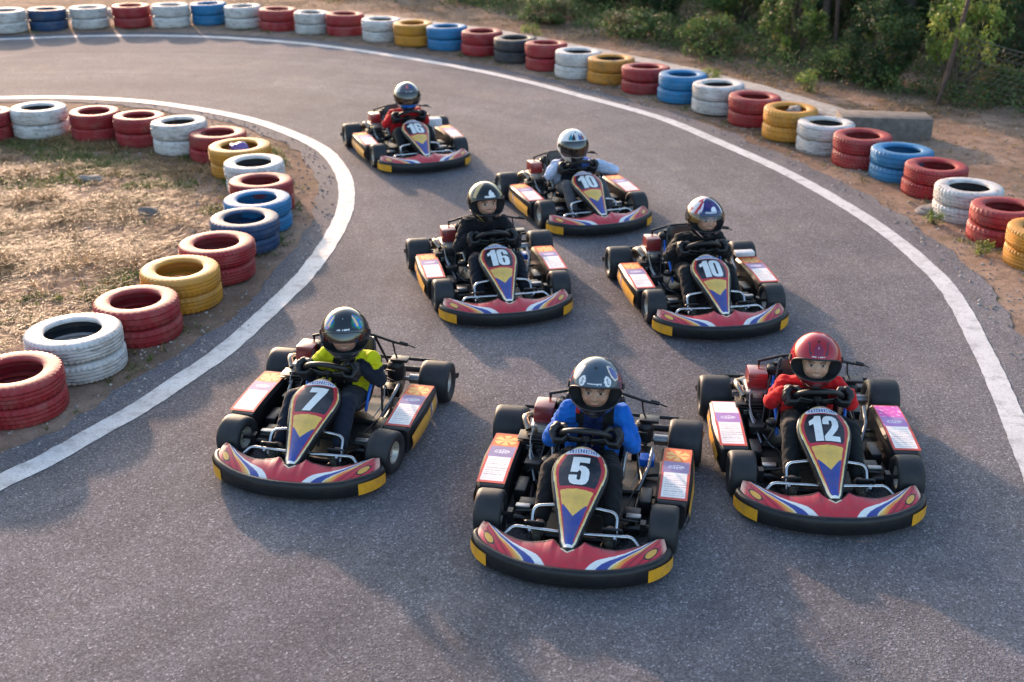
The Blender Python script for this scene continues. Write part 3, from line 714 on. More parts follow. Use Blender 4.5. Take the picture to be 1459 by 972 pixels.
def bump_col(t, w_):
    u = min(1, abs(bo(t).x)/.54) if abs(t) < .8 else 1.0
    e = .004
    # stripes sweep from the front edge (w=1) outwards to the back edge (w=0)
    def cv(a, b, c): return a+(b-a)*(1-w_)**c
    s1, s2, s3, s4 = cv(.19,.84,1.75)+.012*math.sin(w_*9), cv(.30,.885,1.7), cv(.42,.93,1.65), cv(.54,.965,1.6)
    if u < .07 and w_ < .18-u*1.6: return CREAM
    c = RED
    if u < s1:
        if w_ < .06: return DRED
        if .33 < u and w_ < .28: return mixc(DRED, RED, w_/.28)
        return c
    if u < s2: return WHT
    if u < s3: return NAVY
    if u < s3+.025: return CREAM
    if u < s4:
        k = math.sin(u*40+w_*9)
        return mixc(ORG, YEL, .5+.5*k)
    # yellow lens outlined in black near the tip
    q = ((u-.86+.10*(w_-.6))/.075)**2+((w_-.62)/.20)**2
    if q < .6: return (.75,.38,.06)
    if q < 1.0: return BLK
    return mixc(RED if (u*9+w_*3) % 1 > .3 else DRED, (.85,.55,.40), ss(.95,1.0,u)*.7)
FL = .69
def fair_w(s):
    return interp([(0,.0),(.015,.055),(.04,.088),(.09,.122),(.15,.142),(.22,.155),(.28,.155),(.36,.145),(.6,.1),(.85,.057),(.93,.045),(.975,.03),(1.0,.0)], s)
def fair_p(x, s, up=0):
    y = -.125-.65*s; z = .432-.27*s-.018*math.sin(PI*s)*0
    w_ = max(.03, fair_w(max(.03, min(.97, s))))
    z += .018*math.cos(min(1, abs(x)/w_)*PI/2)+.012*math.sin(PI*min(1,s*1.1)) + up
    return V((x, y, z))
def fair_col(x, s):
    w_ = fair_w(s); a = abs(x); e_ = (w_-a)
    es = min(s, (1-s))*FL
    dd = min(e_*.95, es)
    if dd < .006: return BLK
    if s < .10 and dd > .008 and a < .095-.0*s:
        if .025 < s < .088:
            # pale strip with small blue marks
            q = noise.noise(V((x*95, s*60, 4)))+.4*math.sin(x*420)
            if .038 < s < .078 and abs(x) < .08 and q > .02: return (.05,.10,.42)
            return (.72,.74,.78)
    inner = w_-.012
    if dd < .0095: return CREAM
    if s > .958: return WHT
    if dd < (.019 if x < 0 else .0155): return mixc(YEL, CREAM, ss(.75,.95,s)) if (x < 0 or s > .15) else RED
    if s < .10: return RED
    wb = .040-.020*s
    if dd > wb or s > .93:
        if s < .425 and a < .080+.075*(1-(s-.1)/.45): return (.012,.016,.026)
        if .452+.3*a*a/.01*.04 < s < .60+.11*(1-min(1,a/.06)) and dd > wb: return YEL
        if s > .60: return NAVY
    return RED
def fairing_mesh():
    g = G(); nu, nv = 90, 230
    for j in range(nv+1):
        s = j/nv; w_ = max(.0005, fair_w(s))
        for i in range(nu+1):
            x = (i/nu*2-1)*w_; g.v.append(fair_p(x, s)); g.c.append(fair_col(x, s))
    for j in range(nv):
        for i in range(nu):
            a = j*(nu+1)+i; g.f.append((a, a+nu+1, a+nu+2, a+1))
    return g.me('fairing_graphic', M['decal'], sharp=0)
def fairing_shell():
    g = G(); n = 48; rings = []
    for off_, dz in ((-.002,-.001),(.006,-.004),(.010,-.014),(.004,-.05),(-.012,-.085),(-.03,-.09)):
        r_ = []
        for k in range(n*2):
            q = 2*PI*k/(n*2); 
            side = 1 if k < n else -1; s = (k/n) if k < n else (2-k/n)
            s_ = .5-.5*math.cos(PI*s)
            w_ = fair_w(s_); x = side*w_
            # outward push
            cx, cs = 0, .45
            dirx = x; diry = -(s_-.45)*.65
            L_ = math.hypot(dirx, diry)+1e-6
            p = fair_p(x, s_); kz = 1 if dz > -.03 else (1-.35*s_)
            r_.append(V((p.x+dirx/L_*off_, p.y+diry/L_*off_, p.z+dz*kz)))
        rings.append(r_)
    m = n*2
    for r_ in rings: g.v += r_
    for j in range(len(rings)-1):
        for k in range(m):
            l = (k+1) % m; g.f.append((j*m+k, j*m+l, (j+1)*m+l, (j+1)*m+k))
    return g.me('fairing_shell', M['plastic_black'], sharp=50)
# digits
GL = {
'1': [[(.16,0),(.46,0),(.46,1),(.24,1),(.18,.9),(.0,.80),(.0,.62),(.16,.68)]],
'7': [[(0,1),(.58,1),(.58,.82),(.36,0),(.07,0),(.28,.78),(0,.78)]],
'5': [[(.05,1),(.55,1),(.55,.80),(.27,.80),(.26,.66),(.34,.69),(.46,.66),(.55,.58),(.59,.46),(.59,.2),(.53,.06),(.42,0),(.17,0),(.06,.06),(0,.2),(0,.34),(.24,.34),(.24,.2),(.295,.15),(.35,.2),(.35,.46),(.295,.52),(.25,.47),(.25,.44),(.03,.44)]],
'2': [[(0,.66),(0,.82),(.07,.95),(.19,1),(.40,1),(.53,.94),(.59,.80),(.59,.62),(.51,.46),(.29,.2),(.58,.2),(.58,0),(0,0),(0,.18),(.28,.50),(.35,.64),(.35,.78),(.295,.84),(.24,.79),(.24,.66)]],
'0': [[(0,.18),(.06,.05),(.19,0),(.40,0),(.53,.05),(.59,.18),(.59,.82),(.53,.95),(.40,1),(.19,1),(.06,.95),(0,.82)],[(.24,.2),(.295,.14),(.35,.2),(.35,.8),(.295,.86),(.24,.8)]],
'6': [[(.59,.68),(.59,.82),(.53,.95),(.40,1),(.19,1),(.06,.95),(0,.82),(0,.18),(.06,.05),(.19,0),(.40,0),(.53,.05),(.59,.18),(.59,.46),(.52,.57),(.38,.60),(.24,.55),(.24,.79),(.295,.85),(.35,.79),(.35,.68)],[(.24,.2),(.295,.14),(.35,.2),(.35,.42),(.295,.47),(.24,.42)]]}
ADV = {'1': .50, '7': .60, '5': .62, '2': .62, '0': .62, '6': .62}
def number_mesh(txt, slant=0):
    H_ = .285; # in s units of the fairing
    hm = H_*FL; wd = sum(ADV[c] for c in txt)*hm*.98
    k = min(1.0, .178/wd); 
    x0 = -wd*k/2+.002; g = G()
    for c in txt:
        polys = [[V((p[0], p[1], 0)) for p in q] for q in GL[c]]
        flat = [p for q in polys for p in q]
        tr = tessellate_polygon(polys)
        bm = bmesh.new(); bv = [bm.verts.new(p) for p in flat]
        for t in tr:
            try: bm.faces.new([bv[i] for i in t])
            except Exception: pass
        bmesh.ops.subdivide_edges(bm, edges=[e for e in bm.edges if e.calc_length() > .2], cuts=2, use_grid_fill=False)
        bmesh.ops.triangulate(bm, faces=bm.faces)
        bm.verts.ensure_lookup_table(); bm.verts.index_update()
        vs = []
        for v in bm.verts:
            x = x0+(v.co.x+slant*(v.co.y-.5))*hm*.98*k; s = .415-v.co.y*H_*1.0
            vs.append(fair_p(x, s, .0035))
        fs = []
        for f in bm.faces:
            idx = [v.index for v in f.verts]; a, b, c_ = [vs[i] for i in idx]
            if (b-a).cross(c_-a).z < 0: idx.reverse()
            fs.append(tuple(idx))
        g.add(vs, fs); bm.free()
        x0 += ADV[c]*hm*.98*k
    return g.me('number', M['white_vinyl'], smooth=False)
# side pods
def pod_section(y, side):
    """outline of the pod across x at y (front -.27 .. rear .36)"""
    t = (y+.27)/.63
    zi = .225+.012*math.sin(PI*t); xo = .625-.012*abs(t-.5)*2-(.012 if t < .05 else 0); xi = .425
    return [V((side*x, y, z)) for x, z in ((xi,.05),(xi-.002,zi-.02),(xi+.012,zi),(xo-.016,zi-.001),(xo,zi-.018),(xo+.008,.12),(xo-.015,.045))]
def pod_mesh(side):
    g = G(); ys = [-.285,-.275,-.262,-.1,.05,.2,.34,.36,.365]; n = 7; secs = []
    for i, y in enumerate(ys):
        s = pod_section(max(-.27, min(.36, y)), side); c = sum(s, V())/n
        k = {0:.90, 1:.965, 7:.985, 8:.93}.get(i, 1)
        secs.append([V((c.x+(p.x-c.x)*k, y, c.z+(p.z-c.z)*k)) for p in s])
    for s in secs: g.v += s
    for i in range(len(ys)-1):
        for k in range(n):
            l = (k+1) % n; g.f.append((i*n+k, i*n+l, (i+1)*n+l, (i+1)*n+k))
    g.f.append(tuple(range(n))); g.f.append(tuple((len(ys)-1)*n+k for k in range(n)))
    me = g.me('side_pod', M['plastic_black'], sharp=35)
    bm = bmesh.new(); bm.from_mesh(me); bmesh.ops.recalc_face_normals(bm, faces=bm.faces); bm.to_mesh(me); bm.free()
    return me
def pod_sticker(side, pink):
    g = G(); nu, nv = 40, 120
    top = (.62,.10,.42) if pink else (.72,.16,.055)
    def fn(u, v):
        y = -.255+.60*v; t = (y+.27)/.63; zi = .225+.012*math.sin(PI*t)
        x = lerp(.440, .606, u); return (side*x, y, zi+.0025)
    def col(u, v):
        x = (u if side > 0 else 1-u); yy = 1-v
        if min(u,1-u) < .035 or min(v,1-v) < .012: return (.62,.10,.07)
        if yy < .30:
            q = math.hypot((x-.5)*.8, (yy-.16)*3)
            b_ = noise.noise(V((x*6, yy*22, 2+side)))
            if pink and side < 0: return (.86,.80,.82)
            if pink: return mixc(top, (.80,.55,.75), max(0, b_)*1.2)
            if q < .34 and (abs(math.sin(math.atan2(yy-.16,(x-.5)*.3)*3)) > .45) : return (.85,.48,.16)
            return mixc(top, (.80,.30,.10), max(0, b_))
        if yy < .52:
            c0 = (.36,.20,.46) if pink else LIL
            q = math.hypot((x-.5)/.30, (yy-.41)/.045)
            if q < 1 and (noise.noise(V((x*22, yy*50, 1))) > -.05): return (.62,.60,.70)
            return c0
        if x < .09 or x > .91 or yy > .965 : return (.60,.08,.08)
        ln = (yy-.54)*26
        if ln % 1 < .34 and .15 < x < .86-.2*noise.noise(V((int(ln)*3.1,0,0))) and .57 < yy < .93 and noise.noise(V((x*30,int(ln)*2,3))) > -.25: return (.50,.42,.42)
        return (.84,.80,.76)
    g.grid(nu, nv, fn, col)
    if side > 0: pass
    me = g.me('sticker', M['sticker'], sharp=0)
    bm = bmesh.new(); bm.from_mesh(me)
    if bm.faces[:] and sum(f.normal.z for f in bm.faces) < 0: bmesh.ops.reverse_faces(bm, faces=bm.faces)
    bm.to_mesh(me); bm.free(); return me
def pod_stripe(side):
    g = G()
    def fn(u, v):
        y = -.26+.60*u; t = (y+.27)/.63; xo = .625-.012*abs(t-.5)*2
        zt = .185-.02*(1-u); zb = .065
        z = lerp(zb, zt, v); x = xo+.009 - (0.010*ss(.12,.19,z)) - .014*ss(.12,.05,z)
        return (side*(x+.003), y, z)
    def col(u, v):
        if abs(u-.70-(v-.5)*.1) < .03: return NAVY
        if abs(u-.735-(v-.5)*.1) < .012: return WHT
        if u > .93: return (.35,.22,.16)
        return (.76,.36,.025)
    g.grid(40, 10, fn, col); return g.me('side_stripe', M['decal'], sharp=0)
# wheels
def wheel_meshes(Rr, wd, rr):
    h = wd/2
    prof = [(rr,-h*.72),(rr+.012,-h*.92),(Rr*.78,-h*1.03),(Rr*.92,-h*.98),(Rr*.985,-h*.82),(Rr,-h*.6),(Rr*1.004,0),(Rr,h*.6),(Rr*.985,h*.82),(Rr*.92,h*.98),(Rr*.78,h*1.03),(rr+.012,h*.92),(rr,h*.72)]
    t = G().lathe(prof, 56, 'X', closed=True).me('tyre', M['slick'], sharp=60)
    r = G()
    r.lathe([(.0,-h*.30),(.022,-h*.30),(.03,-h*.22),(rr*.62,-h*.25),(rr*.82,-h*.55),(rr*.97,-h*.78),(rr+.004,-h*.80),(rr+.006,-h*.68),(rr*.93,-h*.5),(rr*.93,h*.5),(rr+.006,h*.68),(rr+.004,h*.80),(rr*.97,h*.78),(rr*.82,h*.55),(rr*.62,h*.25),(.03,h*.22),(.022,h*.30),(.0,h*.30)], 40, 'X')
    for sgn in (-1, 1):
        for k in range(4):
            q = PI/4+PI/2*k; c = V((sgn*h*.30, .042*math.cos(q), .042*math.sin(q)))
            r.tube([c-V((sgn*.01,0,0)), c+V((sgn*.012,0,0))], .007, 6)
        r.tube([(sgn*h*.2,0,0),(sgn*h*.55,0,0)], .017, 12)
    rm = r.me('rim', M['rim'], sharp=35)
    for me in (t, rm):
        bm = bmesh.new(); bm.from_mesh(me); bmesh.ops.recalc_face_normals(bm, faces=bm.faces); bm.to_mesh(me); bm.free()
    return t, rm
WF = wheel_meshes(.135, .155, .066); WR = wheel_meshes(.142, .205, .072)
FAIR_G, FAIR_S = fairing_mesh(), fairing_shell()
def bumper_body():
    g = G(); n = 96; prof_ = [(-.034,.003),(-.026,.009),(-.012,.011),(.0,.004),(.006,-.012),(.010,-.045),(.008,-.08),(-.004,-.112),(-.03,-.122),(-.07,-.115)]
    m = len(prof_)+0
    for i in range(n+1):
        t = i/n*2-1; o_ = bo(t); n_ = bnorm(t); zt = ZF+.002+TW*ss(.3,.5,abs(o_.x))
        for a, z in prof_:
            zz = zt+z if z > -.02 else ZF+.002+z*.86+ TW*ss(.3,.5,abs(o_.x))*(1+z/.122)
            g.v.append(V((o_.x+n_.x*a, o_.y+n_.y*a, zz)))
    for i in range(n):
        for k in range(m-1): g.f.append((i*m+k, i*m+k+1, (i+1)*m+k+1, (i+1)*m+k))
    for i in (0, n): g.f.append(tuple(i*m+k for k in range(m)))
    # rear lip behind the graphic and underside
    b0 = len(g.v)
    for i in range(n+1):
        t = i/n*2-1; p = bump_top(t, 0); f_ = bump_top(t, 1)
        g.v += [p+V((0,-.004,.002)), p+V((0,.008,-.001)), p+V((0,.010,-.02)), p+V((0,-.01,-.06))]
    for i in range(n):
        for k in range(3): g.f.append((b0+i*4+k, b0+(i+1)*4+k, b0+(i+1)*4+k+1, b0+i*4+k+1))
    me = g.me('front_bumper', M['scuffed'], sharp=45)
    bm = bmesh.new(); bm.from_mesh(me); bmesh.ops.recalc_face_normals(bm, faces=bm.faces); bm.to_mesh(me); bm.free()
    return me
def bumper_graphic():
    g = G(); g.grid(440, 60, lambda u, v: bump_top(u*2-1, v)+V((0,0,.0015)), lambda u, v: bump_col(u*2-1, v))
    g.f = [f[::-1] for f in g.f]; return g.me('bumper_graphic', M['decal'], sharp=0)
def reflector(side):
    g = G()
    def fn(u, v):
        t = side*lerp(.47, .80, u); o_ = bo(t); n_ = bnorm(t); zt = ZF+.002+TW*ss(.3,.5,abs(o_.x))
        z = lerp(.035+.012*u, zt-.018, v)
        return V((o_.x+n_.x*.013, o_.y+n_.y*.013, z))
    g.grid(20, 4, fn); return g.me('yellow_patch', M['reflector'], sharp=0)
def seat_mesh():
    path = [(-.02,.17),(.08,.12),(.2,.085),(.30,.11),(.36,.20),(.40,.34),(.435,.47),(.445,.51)]
    pts = cr([(0,y,z) for y, z in path], 4); g = G(); nu = 20
    for i, p in enumerate(pts):
        f = i/(len(pts)-1); t = (pts[min(i+1,len(pts)-1)]-pts[max(0,i-1)]).normalized(); nr = V((0,-t.z,t.y))
        hw = interp([(0,.17),(.4,.185),(.7,.20),(1,.155)], f); wing = interp([(0,.03),(.25,.09),(.5,.12),(.75,.06),(.9,.03),(1,.01)], f)
        for k in range(nu+1):
            a = (k/nu*2-1); x = hw*math.sin(a*PI/2*1.0); up = wing*abs(a)**3
            g.v.append(p+V((x,0,0))+nr*up)
    n = nu+1
    for i in range(len(pts)-1):
        for k in range(nu): g.f.append((i*n+k, i*n+k+1, (i+1)*n+k+1, (i+1)*n+k))
    return g.me('seat', M['seat'], sharp=0), pts
KM = {}
def km(name, fn):
    if name not in KM: KM[name] = fn()
    return KM[name]
RX = lambda a: Matrix.Rotation(a, 3, 'X')
SWC = V((0,-.02,.455)); SWT = R(42)            # steering wheel centre and tilt
SW_F = V((0,-math.cos(SWT), math.sin(SWT)))    # forward-up direction in the wheel's plane
SW_N = V((0, math.sin(SWT), math.cos(SWT)))    # normal, towards the driver
def g_frame():
    g = G(); r = .015
    for s in (-1, 1):
        g.tube(bend([(s*.16,-.66,.075),(s*.17,-.5,.07),(s*.30,-.33,.07),(s*.33,.2,.07),(s*.25,.5,.075),(s*.22,.74,.08)], .08), r)
        g.tube(bend([(s*.40,-.42,.12),(s*.30,-.42,.12),(s*.24,-.40,.075)], .03), .013)
        g.box((s*.375,-.42,.125), (.03,.05,.08)); g.tube([(s*.36,-.42,.135),(s*.48,-.42,.135)], .012)
        g.tube([(s*.02,-.36,.15),(s*.35,-.38,.14)], .007, 8)
        g.tube(bend([(s*.33,.0,.07),(s*.45,.0,.09),(s*.50,-.02,.16)], .03), .011)
        g.tube(bend([(s*.33,.26,.07),(s*.45,.26,.09),(s*.50,.26,.16)], .03), .011)
    g.tube([(-.33,.05,.07),(.33,.05,.07)], r); g.tube([(-.20,-.5,.07),(.20,-.5,.07)], r); g.tube([(-.24,.6,.09),(.24,.6,.09)], .014)
    g.tube([(0,-.47,.09),(0,-.30,.24)], .012)
    return g
def g_front_bars():
    g = G()
    for s in (-1, 1):
        g.tube(bend([(s*.39,-.62,.10),(s*.33,-.575,.16),(s*.05,-.60,.165)], .03), .0105)
        g.tube(bend([(s*.235,-.55,.10),(s*.235,-.45,.225),(s*.10,-.45,.245),(s*.05,-.45,.245)], .045), .0105)
        g.tube([(s*.235,-.56,.09),(s*.235,-.60,.16)], .009)
    g.tube([(-.15,-.69,.09),(.15,-.69,.09)], .011)
    return g
def g_pedal(s):
    g = G(); g.tube(bend([(s*.27,-.50,.08),(s*.27,-.56,.19),(s*.17,-.56,.19)], .02), .007, 8)
    g.box((s*.20,-.545,.16), (.08,.012,.06), RX(.3)); return g
def g_floor():
    o = [(-.43,.46),(-.43,-.26),(-.31,-.36),(-.16,-.68),(.16,-.68),(.31,-.36),(.43,-.26),(.43,.46)]; n = len(o)
    g = G(); g.add([(x,y,.050) for x,y in o]+[(x,y,.057) for x,y in o], [tuple(range(n)), tuple(range(n,2*n))[::-1]]+[(i,n+i,n+(i+1)%n,(i+1)%n) for i in range(n)]); return g
def g_wheelrim():
    g = G(); pts = []
    for k in range(48):
        q = 2*PI*k/48; x, y = math.cos(q)*.150, math.sin(q)*.135
        if y < -.09: y = -.09-(abs(y)-.09)*.3
        pts.append(SWC+V((1,0,0))*x+SW_F*y)
    g.tube(pts, .0175, 12, closed=True); return g
def g_spokes():
    g = G()
    for a in (R(0), R(180), R(270)):
        e_ = SWC+V((1,0,0))*math.cos(a)*.145+SW_F*math.sin(a)*(.145 if a < 4 else .10)
        g.tube([SWC-SW_N*.02, SWC-SW_N*.015+(e_-SWC)*.4, e_], .008, 8)
    g.tube([SWC-SW_N*.035, SWC-SW_N*.005], .03, 20)
    return g
def g_column():
    g = G(); g.tube([SWC-SW_N*.02, (0,-.36,.14)], .011); g.box((0,-.20,.30), (.04,.03,.03), RX(-.7))
    g.tube([(0,-.2,.3),(0.05,-.42,.12)], .008); g.tube([(0,-.2,.3),(-.05,-.42,.12)], .008); return g
def g_engine():
    g = G(); g.box((-.33,.36,.16), (.17,.20,.16)); g.box((-.33,.33,.255), (.13,.13,.05)); 
    for k in range(6): g.box((-.36,.30,.17+.018*k), (.19,.12,.007))
    g.tube([(-.25,.36,.15),(-.17,.36,.15)], .06, 20); g.box((-.31,.25,.20), (.07,.05,.06)); g.tube([(-.31,.22,.20),(-.31,.19,.20)], .022, 14)
    return g
def g_engine_red():
    g = G(); g.box((-.31,.43,.375), (.135,.16,.11), taper=.93); return g
def g_engine_grille():
    g = G(); g.box((-.31,.3475,.37), (.105,.008,.07)); return g
def g_engine_metal():
    g = G(); g.box((-.31,.405,.312), (.150,.185,.018)); g.box((-.31,.32,.285), (.06,.03,.045)); g.box((-.39,.30,.20), (.025,.10,.03)); g.tube([(-.40,.36,.26),(-.40,.44,.30)], .012); return g
def g_tank():
    g = G(); g.lathe([(0,-.055),(.04,-.055),(.055,-.04),(.058,0),(.055,.04),(.04,.055),(0,.055)], 24, 'Z', (-.19,.45,.40)); g.tube([(-.19,.45,.455),(-.19,.45,.475)], .016, 14); return g
def g_exhaust():
    g = G(); g.tube(bend([(-.40,.33,.28),(-.44,.40,.33),(-.42,.56,.27),(-.40,.68,.22)], .04), .019, 14); g.tube([(-.40,.62,.22),(-.30,.74,.20)], .042, 18); return g
def g_rearbar():
    g = G(); g.tube(bend([(-.30,.50,.455),(-.12,.53,.49),(.12,.50,.505),(.30,.49,.46),(.385,.49,.45)], .05), .0095)
    g.tube([(.14,.51,.50),(.20,.74,.10)], .009); g.tube([(-.12,.53,.49),(-.2,.74,.1)], .009); g.tube([(-.29,.50,.455),(-.30,.52,.30)], .008)
    g.tube(bend([(.28,.49,.46),(.29,.50,.38),(.32,.47,.33)], .02), .006, 6); g.tube(bend([(.385,.49,.45),(.43,.52,.42)], .02), .005, 6)
    g.tube([(.33,.49,.463),(.385,.49,.452)], .014, 10)
    return g
def g_rearbumper():
    g = G(); g.tube(bend([(-.66,.76,.12),(-.55,.80,.12),(.55,.80,.12),(.66,.76,.12)], .05), .022, 12); g.tube(bend([(-.5,.80,.2),(.5,.80,.2)], .05), .012)
    for x in (-.5,-.2,.2,.5): g.tube([(x,.80,.12),(x,.80,.2)], .01)
    g.tube([(-.21,.74,.08),(-.21,.8,.12)], .012); g.tube([(.21,.74,.08),(.21,.8,.12)], .012)
    return g
def g_axle():
    g = G(); g.tube([(-.58,.6,.142),(.58,.6,.142)], .016, 16)
    for s in (-1,1): g.box((s*.24,.6,.13), (.035,.09,.10)); g.tube([(s*.36,.6,.142),(s*.47,.6,.142)], .034, 18)
    return g
def g_disc():
    g = G(); g.tube([(.30,.6,.142),(.306,.6,.142)], .085, 32); g.tube([(-.29,.6,.142),(-.296,.6,.142)], .08, 32); return g
def g_rightgear():
    g = G(); g.lathe([(0,-.07),(.05,-.07),(.06,-.05),(.06,.04),(.045,.06),(0,.065)], 24, 'Z', (.30,.47,.27))
    g.box((.30,.37,.16), (.12,.10,.06)); g.box((.26,.30,.26), (.02,.12,.05)); g.tube([(.26,.38,.30),(.33,.35,.31)], .008); g.tube([(.26,.38,.24),(.33,.34,.24)], .007)
    g.box((.33,.48,.345), (.12,.08,.018)); return g
def g_carry(s):
    return G().box((s*.365,-.10,.115), (.07,.17,.08)) 
def g_carry2(s):
    return G().box((s*.30,-.27,.115), (.10,.08,.055))
def g_case(): return G().box((-.335,.14,.135), (.10,.13,.11))
def g_tray():
    g = G(); g.box((.34,.26,.18), (.09,.09,.05)); return g
def g_plate(s):
    g = G(); g.box((s*.315,-.345,.150), (.085,.04,.020)); return g
def g_cables(kind):
    g = G()
    P_ = [[(-.31,.19,.2),(-.27,.05,.12),(-.20,-.12,.09),(-.26,-.3,.09)],[(-.27,.28,.24),(-.20,.18,.30),(-.23,.05,.2),(-.30,.0,.1)],[(.26,.35,.2),(.33,.2,.12),(.28,0,.09),(.24,-.3,.09)],[(-.36,.33,.33),(-.37,.22,.26),(-.34,.15,.19),(-.26,.02,.10),(-.22,-.05,.10)],[(.27,.30,.24),(.30,.16,.17),(.27,.02,.12)],[(-.28,.36,.30),(-.24,.24,.24),(-.27,.12,.2),(-.36,.06,.14)]][kind]
    return g.tube(cr(P_, 8), .0055 if kind in (0,1,2,5) else .004, 6)
def g_hose():
    g = G(); g.lathe([(0,-.02),(.035,-.02),(.045,-.005),(.045,.01),(.03,.02),(0,.02)], 20, 'Z', (-.235,.10,.21)); return g
def g_rods(s): return G().tube([(s*.235,.36,.42),(s*.31,.10,.13)], .007, 8)
def g_rods2(s): return G().tube([(s*.31,.02,.1),(s*.36,.15,.2),(s*.37,.30,.24)], .011, 10)
def g_sidetrim(s): return G().tube(cr([(s*.205,.40,.40),(s*.225,.30,.335),(s*.225,.20,.32),(s*.215,.12,.24),(s*.21,.06,.14)], 6), [.007]+[.011]*23+[.007], 10)
def g_seatpad(s): return G().tube(cr([(s*.175,.47,.53),(s*.20,.40,.50),(s*.215,.33,.42)], 6), .018, 10)
def build_kart(name_num, loc, yaw, label, slant=0, pink=False, trim='steel', steer=0, extra=None):
    k = empty('go_kart', (loc[0], loc[1], .008), R(yaw)); tag(k, label, 'go-kart', 'racing go-karts on the track')
    P = lambda nm, fn, mat, parent=None, **kw: obj(nm, km(nm+str(mat), lambda: fn().me(nm, M[mat], **kw)), parent or k)
    P('chassis_frame', g_frame, 'black_metal'); P('floor_pan', g_floor, 'cable', smooth=False); P('front_bar', g_front_bars, 'chrome')
    fb = obj('front_bumper', km('fb', bumper_body), k); obj('bumper_graphic', km('bg', bumper_graphic), fb)
    for s in (-1, 1): obj('yellow_patch', km('rf%d' % s, lambda: reflector(s)), fb)
    ff = obj('front_fairing', FAIR_S, k); obj('fairing_graphic', FAIR_G, ff); obj('number', number_mesh(name_num, slant), ff)
    for s in (-1, 1):
        pd = obj('side_pod', km('pod%d' % s, lambda: pod_mesh(s)), k); obj('sticker', km('st%d%d' % (s, pink), lambda: pod_sticker(s, pink)), pd)
        obj('side_stripe', km('ss%d' % s, lambda: pod_stripe(s)), pd)
    for (x, y, r_, W_, nm) in ((-.49,-.42,.135,WF,'front_wheel'),(.49,-.42,.135,WF,'front_wheel'),(-.555,.6,.142,WR,'rear_wheel'),(.555,.6,.142,WR,'rear_wheel')):
        wh = obj(nm, W_[0], k, (x, y, r_)); obj('rim', W_[1], wh)
        wh.rotation_euler = (random.uniform(0,6), 0, 0)
        if nm == 'front_wheel': wh.rotation_mode = 'ZYX' if False else 'XYZ'; wh.rotation_euler = (random.uniform(0,6), 0, R(steer))
    st = obj('seat', km('seat', lambda: seat_mesh()[0]), k)
    if not st.modifiers: md = st.modifiers.new('thick', 'SOLIDIFY'); md.thickness = .012
    Q = lambda nm, fn, mat, parent=None, **kw: [obj(nm, km('%s%d%s%s' % (nm, s_, mat, fn.__name__), lambda: fn(s_).me(nm, M[mat], **kw)), parent or k) for s_ in (-1, 1)]
    Q('side_trim', g_sidetrim, trim, st); None
    sw = P('steering_wheel', g_wheelrim, 'grip'); P('spoke', g_spokes, 'black_metal', sw); P('steering_column', g_column, 'black_metal')
    for s in (-1, 1):
        obj('pedal', km('pdl%d' % s, lambda: g_pedal(s).me('pedal', M['black_metal'])), k); obj('pedal_plate', km('pl%d' % s, lambda: g_plate(s).me('pedal_plate', M['steel'], bevel=.006)), k)
    en = P('engine', g_engine, 'black_metal', bevel=.004)
    P('engine_cover', g_engine_red, 'engine_red', en, bevel=.014); P('cover_grille', g_engine_grille, 'engine_red', en, bevel=.002); P('engine_bracket', g_engine_metal, 'alu', en, bevel=.003); P('exhaust', g_exhaust, 'exhaust', en)
    P('fuel_tank', g_tank, 'plastic_black'); P('rear_bar', g_rearbar, 'black_metal'); P('rear_bumper', g_rearbumper, 'black_metal'); P('rear_axle', g_axle, 'steel'); P('brake_disc', g_disc, 'steel')
    P('brake_reservoir', g_rightgear, 'plastic_black', bevel=.004); Q('foot_rest', g_carry, 'plastic_black', bevel=.012); Q('pedal_box', g_carry2, 'black_metal', bevel=.008); P('battery', g_case, 'black_metal', bevel=.01); P('tray', g_tray, 'blue_trim', bevel=.006) if trim == 'steel' else None
    for c_ in range(6): obj('cable', km('cab%d' % c_, lambda: g_cables(c_).me('cable', M['cable' if c_ in (0,1,2,5) else 'cable_grey'])), k)
    P('air_hose', g_hose, 'plastic_black'); Q('seat_strut', g_rods, 'black_metal'); Q('seat_strut', g_rods2, 'steel')
    if extra == 'box':
        g = G().box((.355,.14,.33), (.17,.13,.10)); o_ = g.to('tank_box', M['fuel'], k, bevel=.02)
    if extra == 'pad':
        g = G().box((.50,.36,.262), (.17,.09,.04)); o_ = g.to('rear_pad', M['fuel'], k, bevel=.012)
    return k
# ------------------------------------------------------------------ drivers
def capsule(g, p0, r0, p1, r1, n=14):
    p0, p1 = V(p0), V(p1); ax = (p1-p0); L = ax.length; ax = ax.normalized() if L > 1e-6 else V((0,0,1))
    pts = []; rr = []
    for k in range(5):
        a = PI/2*k/5; pts.append(p0-ax*r0*math.cos(a)); rr.append(max(1e-4, r0*math.sin(a)))
    for k in range(5): pts.append(p0+ax*L*k/4 if L > 0 else p0); rr.append(r0+(r1-r0)*k/4)
    for k in range(1, 6):
        a = PI/2*k/5; pts.append(p1+ax*r1*math.sin(a)); rr.append(max(1e-4, r1*math.cos(a)))
    # build manually with a constant frame
    up = V((0,0,1)) if abs(ax.z) < .9 else V((1,0,0)); a_ = ax.cross(up).normalized(); b_ = ax.cross(a_)
    vs = []; m = len(pts)
    for p, r in zip(pts, rr):
        for k in range(n): vs.append(p+(a_*math.cos(2*PI*k/n)+b_*math.sin(2*PI*k/n))*r)
    fs = [(i*n+k, i*n+(k+1) % n, (i+1)*n+(k+1) % n, (i+1)*n+k) for i in range(m-1) for k in range(n)]
    fs += [tuple(range(n))[::-1], tuple((m-1)*n+k for k in range(n))]
    g.add(vs, fs)
